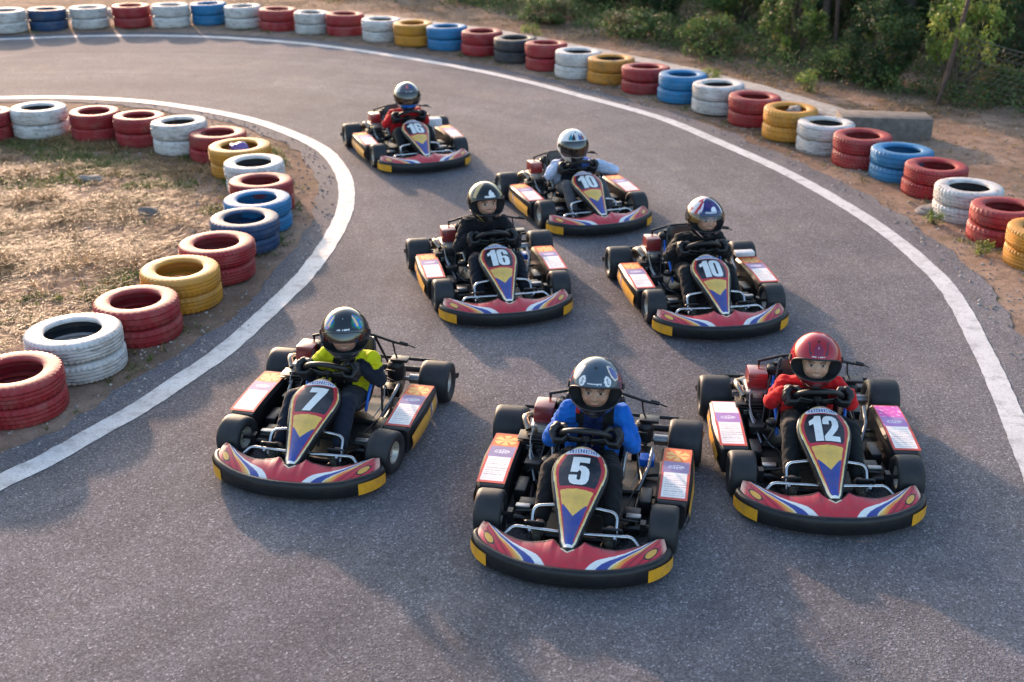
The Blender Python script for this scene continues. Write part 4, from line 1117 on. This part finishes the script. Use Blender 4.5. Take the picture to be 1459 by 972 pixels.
def ellip(g, c, r, rot=None, n=16):
    def fn(a, b):
        th, ph = a*PI, b*2*PI; p = V((r[0]*math.sin(th)*math.cos(ph), r[1]*math.sin(th)*math.sin(ph), r[2]*math.cos(th)))
        if rot is not None: p = rot @ p
        return p+V(c)
    vs = []; m = n
    for i in range(1, m):
        for j in range(n*2): vs.append(fn(i/m, j/(n*2)))
    k2 = n*2; fs = [(i*k2+j, (i+1)*k2+j, (i+1)*k2+(j+1) % k2, i*k2+(j+1) % k2) for i in range(m-2) for j in range(k2)]
    vs += [fn(0,0), fn(1,0)]; t = len(vs)-2
    fs += [(t, j, (j+1) % k2) for j in range(k2)]+[(t+1, (m-2)*k2+(j+1) % k2, (m-2)*k2+j) for j in range(k2)]
    g.add(vs, fs)
def blend(g, voxel, smooth=4, wr=None, thin=0):
    me = bpy.data.meshes.new('tmp'); me.from_pydata([tuple(v) for v in g.v], [], g.f)
    o = bpy.data.objects.new('tmp', me); COL.objects.link(o)
    md = o.modifiers.new('r', 'REMESH'); md.mode = 'VOXEL'; md.voxel_size = voxel
    md = o.modifiers.new('s', 'SMOOTH'); md.iterations = smooth; md.factor = .5
    dg = bpy.context.evaluated_depsgraph_get(); ev = o.evaluated_get(dg)
    out = bpy.data.meshes.new_from_object(ev); bpy.data.objects.remove(o); bpy.data.meshes.remove(me)
    if wr:
        ns = [v.normal.copy() for v in out.vertices]
        for v, n in zip(out.vertices, ns): v.co += n*wr(v.co)
    out.polygons.foreach_set('use_smooth', [True]*len(out.polygons))
    return out
def paint(me, fn):
    a = me.color_attributes.new('Col', 'FLOAT_COLOR', 'POINT'); f = []
    for v in me.vertices:
        c = fn(v.co); f.extend((c[0], c[1], c[2], 1))
    a.data.foreach_set('color', f)
def wrinkle(amp, sc=(1,1,1), seed=0):
    def f(p):
        a = noise.noise(V((p.x*14*sc[0], p.y*14*sc[1], p.z*22*sc[2]+seed)))
        b = noise.noise(V((p.x*34, p.y*30, p.z*52+seed*2)))
        return amp*((1-abs(a)*2.2)*.8+b*.45)
    return f
HS = 1.12; HO = V((0,-.028,.008))
def head_geo(g):
    ellip(g, (0,.012,.02), (.080,.098,.105)); ellip(g, (0,-.022,-.016), (.069,.074,.084)); ellip(g, (0,-.050,-.076), (.029,.028,.022))
    for s in (-1, 1):
        ellip(g, (s*.033,-.060,-.024), (.027,.0285,.025)); ellip(g, (s*.081,.015,.0), (.008,.02,.03)); ellip(g, (s*.029,-.082,.029), (.020,.010,.007))
        ellip(g, (s*.0085,-.098,-.0185), (.0065,.007,.0055))
    capsule(g, (0,-.089,.014), .0060, (0,-.1030,-.014), .0085); ellip(g, (0,-.0925,-.0455), (.019,.008,.0055)); ellip(g, (0,-.090,-.053), (.015,.008,.006))
def head_col(skin, look=0, mouth='shut'):
    hair = (.018,.013,.010)
    def f(p):
        x, y, z = p
        c = skin
        if y > .02 or z > .075 or (z > .062 and y > -.075): c = hair; return c
        if y < 0:
            a = abs(x)
            # brows
            q = z-(.0305+.10*(a-.03)*(1 if a < .035 else -.5))
            if .013 < a < .054 and abs(q) < .0045: return mixc(skin, hair, .62)
            # eyes
            ex, ez = (a-.031)/.0150, (z-.0105)/.0066
            if ex*ex+ez*ez < 1:
                ix = (x-math.copysign(.031, x)-look)/.0072
                if ix*ix+((z-.0105)/.0085)**2 < 1: return (.012,.008,.006)
                if ez > .45: return (.05,.03,.02)
                return (.48,.44,.42)
            if ex*ex*.7+ez*ez*.45 < 1 and z > .0: c = mixc(skin, (skin[0]*.5, skin[1]*.4, skin[2]*.4), .35)  # eye socket is not modelled, its shade is painted into the skin colour
            # mouth
            mz = z+.0490
            if a < .020 and abs(mz) < .0075*(1-(a/.024)**2) and y < -.07:
                if mouth == 'grin' and abs(mz) < .003: return (.45,.38,.33)
                if abs(mz) < .0016: return (.14,.03,.03)
                return mixc(skin, (.42,.12,.11), .65)
            # nostrils
            if a < .0105 and .003 < a and -.026 < z < -.021 and y < -.096: return mixc(skin, (.05,.02,.02), .7)
            # cheeks
            q = ((a-.04)/.02)**2+((z+.02)/.02)**2
            if q < 1: c = mixc(c, (c[0]*1.05, c[1]*.82, c[2]*.8), (1-q)*.7)
        return c
    return f
# helmet: direction (az, el) -> point, opening as a rounded rectangle in (az, el)
def helm_pt(az, el, k=1.0):
    ce, se = math.cos(el), math.sin(el)
    x = .156*ce*math.sin(az); y = -.178*ce*math.cos(az); z = .170*se
    fr = max(0, math.cos(az))*ce
    if el < 0:
        b_ = ss(0, -.7, el)
        y -= .030*b_*fr**2*1.2; x *= 1-.10*b_; z *= 1-.02*b_
        if z < -.150: z = -.150-(abs(z)-.150)*.3
    else: y += .012*fr*se
    if math.cos(az) < 0: y *= 1.02
    return V((x*k, y*k, z*k))
OPC = (0, R(3.5)); OPW = (R(70), R(22.5))
def opf(az, el):
    a, b = abs(az/OPW[0]), abs((el-OPC[1]+.10*az*az)/OPW[1]); return (a**3.2+b**3.2)**(1/3.2)
def helmet_shell(colf):
    NA, NE = 160, 90; g = G(); el0, el1 = R(-64), R(89.5); keep = []
    def pt(i, j):
        az = -PI+2*PI*i/NA; el = el0+(el1-el0)*j/NE
        f = opf(az, el)
        return az, el, f
    idx = {}
    for i in range(NA):
        for j in range(NE+1):
            az, el, f = pt(i, j)
            if f < 1 and abs(az) < R(80):
                # snap to the boundary
                c0 = OPC[1]-.10*az*az
                az2, el2 = az/f if f > .2 else az, 0
                el2 = OPC[1]-.10*az2*az2+(el-c0)/f if f > .2 else el
            else: az2, el2 = az, el
            idx[(i,j)] = len(g.v); g.v.append(helm_pt(az2, el2)); g.c.append(colf(az2, el2))
    for i in range(NA):
        l = (i+1) % NA
        for j in range(NE):
            q = [pt(i,j)[2], pt(l,j)[2], pt(l,j+1)[2], pt(i,j+1)[2]]
            if all(v < 1 for v in q) and abs(pt(i,j)[0]) < R(80): continue
            g.f.append((idx[(i,j)], idx[(l,j)], idx[(l,j+1)], idx[(i,j+1)]))
    top = len(g.v); g.v.append(helm_pt(0, R(90))); g.c.append(colf(0, R(90)))
    for i in range(NA): g.f.append((idx[(i,NE)], idx[((i+1) % NA,NE)], top))
    me = g.me('helmet_shell', M['helmet'], sharp=0)
    bm = bmesh.new(); bm.from_mesh(me); lone = [v for v in bm.verts if not v.link_faces]; bmesh.ops.delete(bm, geom=lone, context='VERTS'); bm.to_mesh(me); bm.free()
    return me
def op_curve(n=64):
    out = []
    for k in range(n):
        q = 2*PI*k/n; ca, sa = math.cos(q), math.sin(q); r = 1/((abs(ca)**3.2+abs(sa)**3.2)**(1/3.2))
        az = OPW[0]*r*ca; el = OPC[1]-.10*az*az+OPW[1]*r*sa; out.append((az, el))
    return out
def helmet_seal():
    g = G(); g.tube([helm_pt(a, e, 1.004) for a, e in op_curve(72)], .0055, 8, closed=True)
    g.tube([helm_pt(-PI+2*PI*k/72, R(-64), .99) for k in range(72)], .008, 8, closed=True)
    return g
def helmet_pad():
    g = G(); C_ = op_curve(72); n = len(C_); rings = []
    inner = V((0,-.055,-.008))
    for k_, f in ((1.0,0),(.95,.08),(.90,.22),(.84,.36),(.76,.40),(.60,.42)):
        r_ = []
        for a, e in C_:
            p = helm_pt(a, e, k_); t = V((0, p.y, OPC[1]*.17-.006)); 
            p0 = helm_pt(a, e, 1.0); p = V((p.x*(1-f*.42), p.y*(1-.0*f), lerp(p.z, .0, f*.22) if p.z > 0 else p0.z-.035*f)); r_.append(p)
        rings.append(r_)
    for r_ in rings: g.v += r_
    for j in range(len(rings)-1):
        for k in range(n): g.f.append((j*n+k, (j+1)*n+k, (j+1)*n+(k+1) % n, j*n+(k+1) % n))
    # chin pad
    def fn(u, v):
        az = R(-60+120*u); return helm_pt(az, lerp(R(-20), R(-60), v), .93)
    g.grid(16, 6, fn)
    # bottom closing ring to the neck
    m = 48; b = len(g.v)
    for k_ in (1, .8, .5):
        for k in range(m): p = helm_pt(-PI+2*PI*k/m, R(-64)); g.v.append(V((p.x*k_*.97, p.y*k_*.97, p.z-.0+(.01 if k_ < 1 else 0))))
    for j in range(2):
        for k in range(m): g.f.append((b+j*m+k, b+j*m+(k+1) % m, b+(j+1)*m+(k+1) % m, b+(j+1)*m+k))
    return g
def visor_mesh(e0, e1, mat, wz=74, k=1.03, a0=None, a1=None):
    g = G(); a0 = -wz if a0 is None else a0; a1 = wz if a1 is None else a1
    def fn(u, v):
        az = R(lerp(a0, a1, u)); ee = lerp(e0, e1, v)-5.7*az*az*(1 if e1 < 30 else .6); return helm_pt(az, R(ee), k)
    g.grid(40, 14, fn); return g.me('visor', M[mat], sharp=0)
def helmet_bit(q):
    g = G()
    if q < 2: p = helm_pt((q*2-1)*R(82), R(8), 1.0); g.tube([p*.99, p*1.045], .02, 18)
    elif q == 2: p = helm_pt(0, R(66), 1.0); g.tube([p*.99, p*1.006], .0085, 14)
    else: g.box(helm_pt(0, R(-38)), (.045,.012,.012))
    return g
HK = 1.22
def hand_glove(g, side, rim, T, O, N, wrist):
    """gloved fist closed round the rim: palm outside, four fingers over the front, thumb behind"""
    def P(th, r, t): return rim+O*math.cos(th)*r*HK-N*math.sin(th)*r*HK+T*t*HK
    palm = P(R(-35), .040, 0)
    for t, rr in ((-.028,.021),(-.009,.022),(.010,.022),(.028,.020)):
        capsule(g, P(R(-60),.040,t*.9), .023, P(R(-5),.041,t), .019)
    for q, t in enumerate((-.031,-.0105,.0105,.031)):
        L = (.92, 1.0, 1.03, .97)[q]
        a = P(R(-5), .043, t); b = P(R(55)*L, .043, t*1.04); c = P(R(112)*L, .034, t*1.02); d_ = P(R(160)*L, .030, t)
        capsule(g, a, 0.0142, b, 0.0134); capsule(g, b, 0.0134, c, 0.0122); capsule(g, c, 0.0122, d_, 0.0110)
    th0 = P(R(-85), .040, .012); th1 = P(R(-115), .040, .036); th2 = P(R(-150), .034, .050)
    capsule(g, th0, .019, th1, .0155); capsule(g, th1, .0155, th2, .0125)
    capsule(g, P(R(12),.034,-.026), .021, P(R(12),.034,.026), .021); capsule(g, P(R(-30),.040,-.022), .026, P(R(-30),.040,.022), .025)
    hb = P(R(-62), .046, -.008)
    capsule(g, hb, .031, wrist, .029)
def build_driver(kart, label, H, jacket, trousers, helm_col, headyaw=0, headpitch=0, skin=(.40,.225,.15), visor=(), mouth='shut', closed=False, elbow=None, vox=1.0, shoe=(.06,.05,.035), collar=None, turn=0, glove_cut=False):
    """H: helmet centre in the kart's frame"""
    root = empty('person', kart.location, kart.rotation_euler.z); tag(root, label, 'person', 'drivers seated in the go-karts')
    H = V(H); neck = V((H.x*.8, H.y+.075, H.z-.165)); chest = V((H.x*.6, .155+ (H.y+.02)*.5, neck.z-.13)); hip = V((0,.265,.185))
    shoulder = {}; el = {}; wr = {}; rimp = {}
    for s in (-1, 1):
        shoulder[s] = V((neck.x+s*.150, neck.y+.035, neck.z-.055))
        a = R(8 if s > 0 else 172)
        O = V((s,0,0)); ang = R(3)
        c_ = V((1,0,0))*math.cos(ang)*s*.150+SW_F*math.sin(ang)*.135
        rimp[s] = SWC+c_; O = c_.normalized(); T = (SW_F*math.cos(ang)*1.0-V((s,0,0))*math.sin(ang)).normalized()
        el[s] = V((neck.x*.5+s*.245, .105, .36)) if not (elbow and s in elbow) else V(elbow[s])
        back = rimp[s]+O*.036+SW_N*.052
        wr[s] = back+(el[s]-back).normalized()*.055
        gg = G(); hand_glove(gg, s, rimp[s], T, O, SW_N, wr[s])
        me = blend(gg, .0034*vox, 5); me.materials.append(M['glove']); obj('glove', me, root)
    # body: one continuous skin mesh (head, neck, trunk, arms, legs)
    g = G(); hg = G(); head_geo(hg)
    HR = Matrix.Rotation(R(headyaw), 3, 'Z') @ Matrix.Rotation(R(headpitch), 3, 'X')
    g.add([HR @ (v*HS+HO)+H for v in hg.v], hg.f)
    capsule(g, neck+V((0,.0,-.02)), .048, H+HR @ V((0,.02,-.06)), .047)
    capsule(g, hip, .06, chest, .06); 
    for s in (-1, 1):
        capsule(g, chest+V((s*.05,0,.05)), .06, shoulder[s]*1.0-V((s*.02,0,.01)), .04); capsule(g, shoulder[s], .033, el[s], .028); capsule(g, el[s], .028, wr[s], .02)
        kn, an, to = V((s*.175,-.20,.325)), V((s*.195,-.44,.135)), V((s*.20,-.53,.12))
        capsule(g, hip+V((s*.07,0,-.02)), .062, kn, .04); capsule(g, kn, .04, an, .026); capsule(g, an, .028, to, .022)
    me = blend(g, .0042*vox, 2); me.materials.append(M['skin'])
    hc = head_col(skin, mouth=mouth); HI = HR.inverted()
    paint(me, lambda p: hc((HI @ (p-H)-HO)/HS) if (p-H).length < .19 else skin)
    obj('body', me, root)
    # jacket
    g = G(); 
    for s in (-1, 1):
        capsule(g, V((s*.075, hip.y, hip.z+.02)), .088, chest+V((s*.065,0,0)), .088)
        capsule(g, chest+V((s*.07,.0,.0)), .088, neck+V((s*.055,.04,-.06)), .066)
        capsule(g, neck+V((s*.05,.03,-.045)), .052, shoulder[s]+V((0,0,-.002)), .056)
        capsule(g, shoulder[s], .061, shoulder[s].lerp(el[s],.6), .054); capsule(g, shoulder[s].lerp(el[s],.6), .054, el[s], .046)
        capsule(g, el[s], .048, el[s].lerp(wr[s],.55), .043); capsule(g, el[s].lerp(wr[s],.55), .045, wr[s]+(wr[s]-el[s]).normalized()*.012, .037)
    ellip(g, neck+V((0,.005,-.012)), (.070,.068,.042))
    me = blend(g, .0062*vox, 3, wrinkle(.010, seed=random.random()*9)); me.materials.append(M['fabric'])
    sh, ee, ww = shoulder, el, wr
    def jc(p):
        # which region: arm parameter
        for s in (-1, 1):
            a = ee[s]-sh[s]; t = max(0, min(1, (p-sh[s]).dot(a)/a.length_squared)); d1 = (p-sh[s]-a*t).length
            b = ww[s]-ee[s]; t2 = max(0, min(1, (p-ee[s]).dot(b)/b.length_squared)); d2 = (p-ee[s]-b*t2).length
            if d2 < d1 and d2 < .075 : return jacket('fore', t2, p, s)
            if d1 < .072 and abs(p.x-neck.x) > .11: return jacket('upper', t, p, s)
        return jacket('chest', (p.z-hip.z)/(neck.z-hip.z), p-V((neck.x*(p.z-hip.z)/(neck.z-hip.z),0,0)), 0)
    paint(me, jc); obj('jacket', me, root)
    # trousers
    g = G()
    for s in (-1, 1):
        kn, an = V((s*.175,-.20,.325)), V((s*.195,-.425,.150))
        capsule(g, V((s*.07,.265,.165)), .090, kn, .062); capsule(g, kn, .062, kn.lerp(an,.5), .055); capsule(g, kn.lerp(an,.5), .055, an, .046)
    capsule(g, (-.06,.27,.17), .09, (.06,.27,.17), .09)
    me = blend(g, .0068*vox, 3, wrinkle(.0055, (1,1.6,.6), random.random()*9)); me.materials.append(M['fabric'])
    paint(me, trousers); obj('trousers', me, root)
    for s in (-1, 1):
        g = G(); an = V((s*.196,-.43,.125)); capsule(g, an+V((0,0,-.02)), .036, an+V((s*.004,-.10,-.020)), .036); capsule(g, an+V((s*.004,-.10,-.020)), .036, an+V((s*.006,-.14,-.028)), .026); capsule(g, an+V((0,.015,.0)), .038, an+V((0,.0,.025)), .035)
        me = blend(g, .006*vox, 2); me.materials.append(M['shoe']); az = an.z-.045
        paint(me, lambda p: (.32,.27,.16) if p.z < az+.008 else (shoe if (p.y*60 % 1) > .2 or p.y > an.y-.02 else mixc(shoe, (.5,.45,.35), .4))); obj('shoe', me, root)
    # helmet
    sh_ = obj('helmet', helmet_shell(helm_col), root, H); sh_.rotation_euler = (R(headpitch), 0, R(headyaw))
    obj('seal', km('seal', lambda: helmet_seal().me('seal', M['rim_rubber'])), sh_); obj('padding', km('pad', lambda: helmet_pad().me('padding', M['padding'])), sh_); [obj(('pivot','pivot','vent','chin_vent')[q], km('hb%d' % q, lambda: helmet_bit(q).me('pivot', M['rim_rubber'])), sh_) for q in range(4)]
    for vv in visor: obj('visor', visor_mesh(*vv), sh_)
    return root
# helmet paints
def near(az, el, a, e, w_, h_): return ((math.degrees(az)-a)/w_)**2+((math.degrees(el)-e)/h_)**2 < 1
def scribble(az, el, a0, a1, e_, hh=2.4):
    A, E_ = math.degrees(az), math.degrees(el)
    return a0 < A < a1 and abs(E_-e_) < hh*(.55+.45*noise.noise(V((A*.55,0,3)))) and noise.noise(V((A*.9, E_*.3, 6))) > -.28
def h5(az, el):
    A, E_ = math.degrees(az), math.degrees(el)
    c = (.055,.080,.110)
    if E_ < 2 and abs(A) > 72 or E_ < -21: c = (.012,.014,.02)
    for s in (-1, 1):
        if near(az, el, s*34, 36, 9.5, 10):
            if near(az, el, s*34, 35, 4.4, 6.0) and not near(az, el, s*34, 35, 3.0, 4.4) or near(az, el, s*34, 35, .9, 3): return (.03,.04,.07)
            return (.80,.80,.80)
        if near(az, el, s*62, 47, 14, 17):
            if not near(az, el, s*64, 46, 11, 14): return (.80,.66,.52)
            return (.10,.11,.30) if s > 0 else (.62,.60,.58)
        if near(az, el, s*80, 28, 13, 14): return (.02,.10,.20) if noise.noise(V((A*.15,E_*.2,1))) > 0 else (.25,.04,.03)
        if E_ < -16-.0 and abs(A-s*52) < 16 and abs(E_+36-(abs(A)-52)*1.4) < 3: return (.75,.72,.72)
        if E_ < -18 and abs(A-s*62) < 14 and abs(E_+33-(abs(A)-62)*1.4) < 2.5: return (.55,.03,.05)
        if E_ < -24 and abs(A-s*40) < 10 and E_ > -42: return (.02,.06,.22)
    if scribble(az, el, -19, 17, 33): return (.80,.80,.80)
    return c
def h12(az, el):
    A, E_ = math.degrees(az), math.degrees(el); c = (.36,.012,.022)
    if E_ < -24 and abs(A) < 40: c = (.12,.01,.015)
    for s in (-1, 1):
        q = abs(E_-(47+12*math.sin((abs(A)-30)*.13)))
        if 20 < abs(A) < 48 and q < 2.2+.05*(48-abs(A)): return (.02,.03,.05)
    if near(az, el, 0, 46, 16, 14): c = (.22,.02,.06)
    if near(az, el, 0, 50, 2.2, 3): return (.7,.5,.5)
    if scribble(az, el, -18, 17, 31.5, 1.7): return (.78,.75,.75)
    return c
def h7(az, el):
    A, E_ = math.degrees(az), math.degrees(el); c = (.018,.024,.03)
    for s in (-1, 1):
        if near(az, el, s*52, 45, 17, 18):
            q = noise.noise(V((A*.12+s*4, E_*.10, 5)))
            if near(az, el, s*46, 47, 5, 14): return (.85,.55,.32)
            return (.02,.12,.60) if q > .1 else ((.0,.32,.16) if q > -.2 else (.50,.14,.42))
        if near(az, el, s*34, 42, 6, 9): return (.0,.13,.08)
        if E_ < -10 and abs(E_+34-(abs(A)-45)*1.2) < 3.5 and 28 < abs(A) < 74: return (.50,.42,.05)
        if E_ < -10 and abs(E_+27-(abs(A)-45)*1.2) < 1.6 and 20 < abs(A) < 74: return (.02,.14,.35)
    if near(az, el, 0, 58, 2, 2.5): return (.5,.5,.5)
    if scribble(az, el, -18, 18, 32): return (.80,.78,.78)
    return c
def h16(az, el):
    A, E_ = math.degrees(az), math.degrees(el); c = (.012,.013,.015)
    if E_ > 25 and abs(abs(A)-58) < 9+.2*(E_-40) and E_ < 80: c = (.55,.40,.18)
    if E_ < -8 and abs(E_+32-(abs(A)-45)*1.25) < 3 and 26 < abs(A) < 76: return (.62,.50,.08)
    if near(az, el, 8, 42, 11, 11) and not (A > 10 and E_ > 44 and near(az, el, 17, 50, 5, 6)): return (.78,.78,.78)
    if -20 < A < 22 and abs(E_-33.5) < 2.6: return (.75,.75,.75)
    return c
def h10f(az, el):
    A, E_ = math.degrees(az), math.degrees(el); c = (.012,.012,.016)
    if E_ > 24:
        c = (.018,.018,.12) if abs(A) < 44 else (.62,.58,.60)
        if near(az, el, 0, 58, 30, 10) : c = (.06,.03,.16)
        if abs(A) > 44 and noise.noise(V((A*.05, E_*.05, 2))) > .05 and A < 0: c = (.45,.03,.03)
        if A > 52: c = (.015,.015,.02)
        if near(az, el, -40, 48, 5, 16): c = (.70,.62,.74)
        if near(az, el, 12, 42, 13, 10) and A < 22: return (.80,.82,.86)
        if -24 < A < 10 and abs(E_-35) < 2.5: return (.78,.80,.84)
    if E_ < -2 and abs(E_+28-(abs(A)-48)*1.3) < 4.5 and 28 < abs(A) < 80: return (.70,.66,.64)
    if E_ < -2 and abs(E_+34-(abs(A)-48)*1.3) < 2 and 28 < abs(A) < 80: return (.50,.04,.04)
    return c
def h10r(az, el):
    A, E_ = math.degrees(az), math.degrees(el); c = (.74,.71,.68)
    if E_ < -28 and abs(A) < 34: return (.02,.02,.022)
    if E_ < -6 and abs(E_+24-(abs(A)-45)*1.1) < 2.2: return (.03,.03,.035)
    if E_ > 30:
        k = (A+90) % 16; top = 62-abs(k-8)*2.2
        if abs(A) < 44 and 33 < E_ < top:
            return [(.03,.12,.30),(.25,.05,.08),(.70,.42,.08),(.02,.22,.30),(.03,.03,.04),(.60,.58,.58)][int((A+90)//16) % 6]
    return c
def h16r(az, el):
    A, E_ = math.degrees(az), math.degrees(el); c = (.50,.46,.42)
    if E_ > 25 and abs(A) < 50: c = (.10,.10,.12)
    if near(az, el, -8, 54, 10, 10): c = (.60,.12,.14)
    if near(az, el, 24, 52, 12, 12): c = (.03,.07,.20)
    if scribble(az, el, -18, 18, 31, 2): return (.80,.80,.80)
    if E_ < -14 and abs(A) < 48: c = (.01,.10,.42)
    if E_ < -34 and abs(A) < 52: c = (.01,.02,.06)
    if E_ < -4 and abs(A) > 52 and E_ > -50: c = (.5,.46,.42) if abs(A) < 75 else (.03,.03,.03)
    return c
DK = (.011,.012,.014); DN = (.012,.016,.028)
def plain(c): return lambda p: c
def j_blue(part, t, p, s):
    B_ = (.008,.12,.50)
    if part == 'chest':
        if abs(p.x) < .085 and t < .97: return (.010,.022,.10) if abs(p.x) < .055 else DK
        if t > .72 and abs(p.x) < .135: return DK if p.x > 0 else ((.40,.02,.02) if t > .9 and p.x > -.11 else DK)
        return B_
    return B_
def j_red(part, t, p, s):
    R_ = (.58,.014,.018)
    if part == 'chest': return DK if (abs(p.x) < .105 and t < .86) else ((.35,.01,.015) if abs(p.x) < .06 else R_)
    return R_
def j_red2(part, t, p, s):
    if part == 'chest': return DK if (abs(p.x) < .05 and t < .8) else (.50,.014,.02)
    return (.52,.014,.02)
def j_yellow(part, t, p, s):
    Y_ = (.62,.60,.01)
    if part == 'fore': return DN
    if part == 'upper': return Y_ if t < .38 else DN
    q = noise.noise(V((p.x*16, p.z*16, 2)))
    if abs(p.x) < .06 and t > .45: return (.18,.17,.02) if q > 0 else DK
    return Y_ if (abs(p.x) > .075 or q > .32) else DK
def j_black(part, t, p, s):
    if part == 'upper' and s < 0 and t > .45 and t < .62 and p.y < .08: return (.45,.42,.40)
    return DK
def j_black16(part, t, p, s): return (.010,.011,.016)
def j_light(part, t, p, s):
    L_ = (.46,.54,.72)
    if part == 'chest': return (.025,.03,.055) if (abs(p.x) < .12 and t > .22) else L_
    if part == 'upper' and s > 0 and t < .3: return (.08,.16,.50)
    return L_
KARTS = {}
def add(key, num, loc, yaw, klabel, **kw): KARTS[key] = build_kart(num, loc, yaw, klabel, **kw); return KARTS[key]
k = add('5', '5', (.436,6.187), -10.5, 'front kart with number 5 on its nose, carrying the driver in blue')
build_driver(k, 'driver in bright blue jacket and dark glossy helmet with white decals', (.045,-.01,.78), j_blue, plain((.012,.011,.013)), h5, headyaw=3, headpitch=4, skin=(.42,.235,.155))
k = add('12', '12', (1.893,6.699), -3.3, 'kart with number 12 on its nose and pink pod stickers, front right', pink=True, trim='blue_trim')
build_driver(k, 'driver in red jacket and red helmet with open face', (-.035,-.01,.705), j_red, plain(DK), h12, headyaw=-6, headpitch=2, skin=(.50,.30,.20), mouth='grin')
k = add('7', '7', (-1.185,7.085), -11.5, 'kart with number 7 on its nose, front left beside the inner white line', slant=.12, trim='blue_trim', steer=-9)
build_driver(k, 'driver in yellow and black jacket with smoked visor half down', (.125,-.01,.725), j_yellow, plain(DN), h7, headyaw=14, headpitch=2, skin=(.42,.24,.17), visor=[(5,29,'visor_dark')])
k = add('16', '16', (-.173,9.713), 11.6, 'middle kart with number 16 on its nose and a driver all in black')
build_driver(k, 'driver all in black, black helmet with gold flashes and white emblem', (-.055,-.02,.785), j_black16, plain((.009,.011,.017)), h16, headyaw=5, headpitch=3, skin=(.46,.26,.18))
k = add('10f', '10', (1.57,9.449), 7.8, 'nearer number 10 kart, its driver in black with a clear raised visor', trim='blue_trim', extra='pad')
build_driver(k, 'driver in black hooded top and purple blue helmet with clear visor', (.005,-.02,.73), j_black, plain((.011,.011,.013)), h10f, headyaw=5, headpitch=5, skin=(.46,.26,.18), visor=[(14,38,'visor_clear',40,1.035),(6,30,'visor_amber',0,1.035,-74,-40),(6,30,'visor_amber',0,1.035,40,74)])
k = add('10r', '10', (.663,11.932), 18.0, 'farther number 10 kart, its driver in pale sleeves and white helmet', slant=.03)
build_driver(k, 'driver with pale blue sleeves, dark vest and white helmet with dark visor', (-.06,-.02,.685), j_light, plain((.075,.072,.078)), h10r, headyaw=0, vox=1.5, visor=[(-24,30,'visor_dark')], elbow={1:(.40,-.02,.40)})
k = add('16r', '16', (-1.228,14.138), 20.2, 'farthest kart at the back of the pack, its driver in a red jacket', extra='box')
build_driver(k, 'driver in red jacket and grey helmet with dark visor, farthest away', (-.018,-.03,.70), j_red2, plain(DK), h16r, headyaw=-6, vox=1.7, visor=[(-10,30,'visor_dark')])
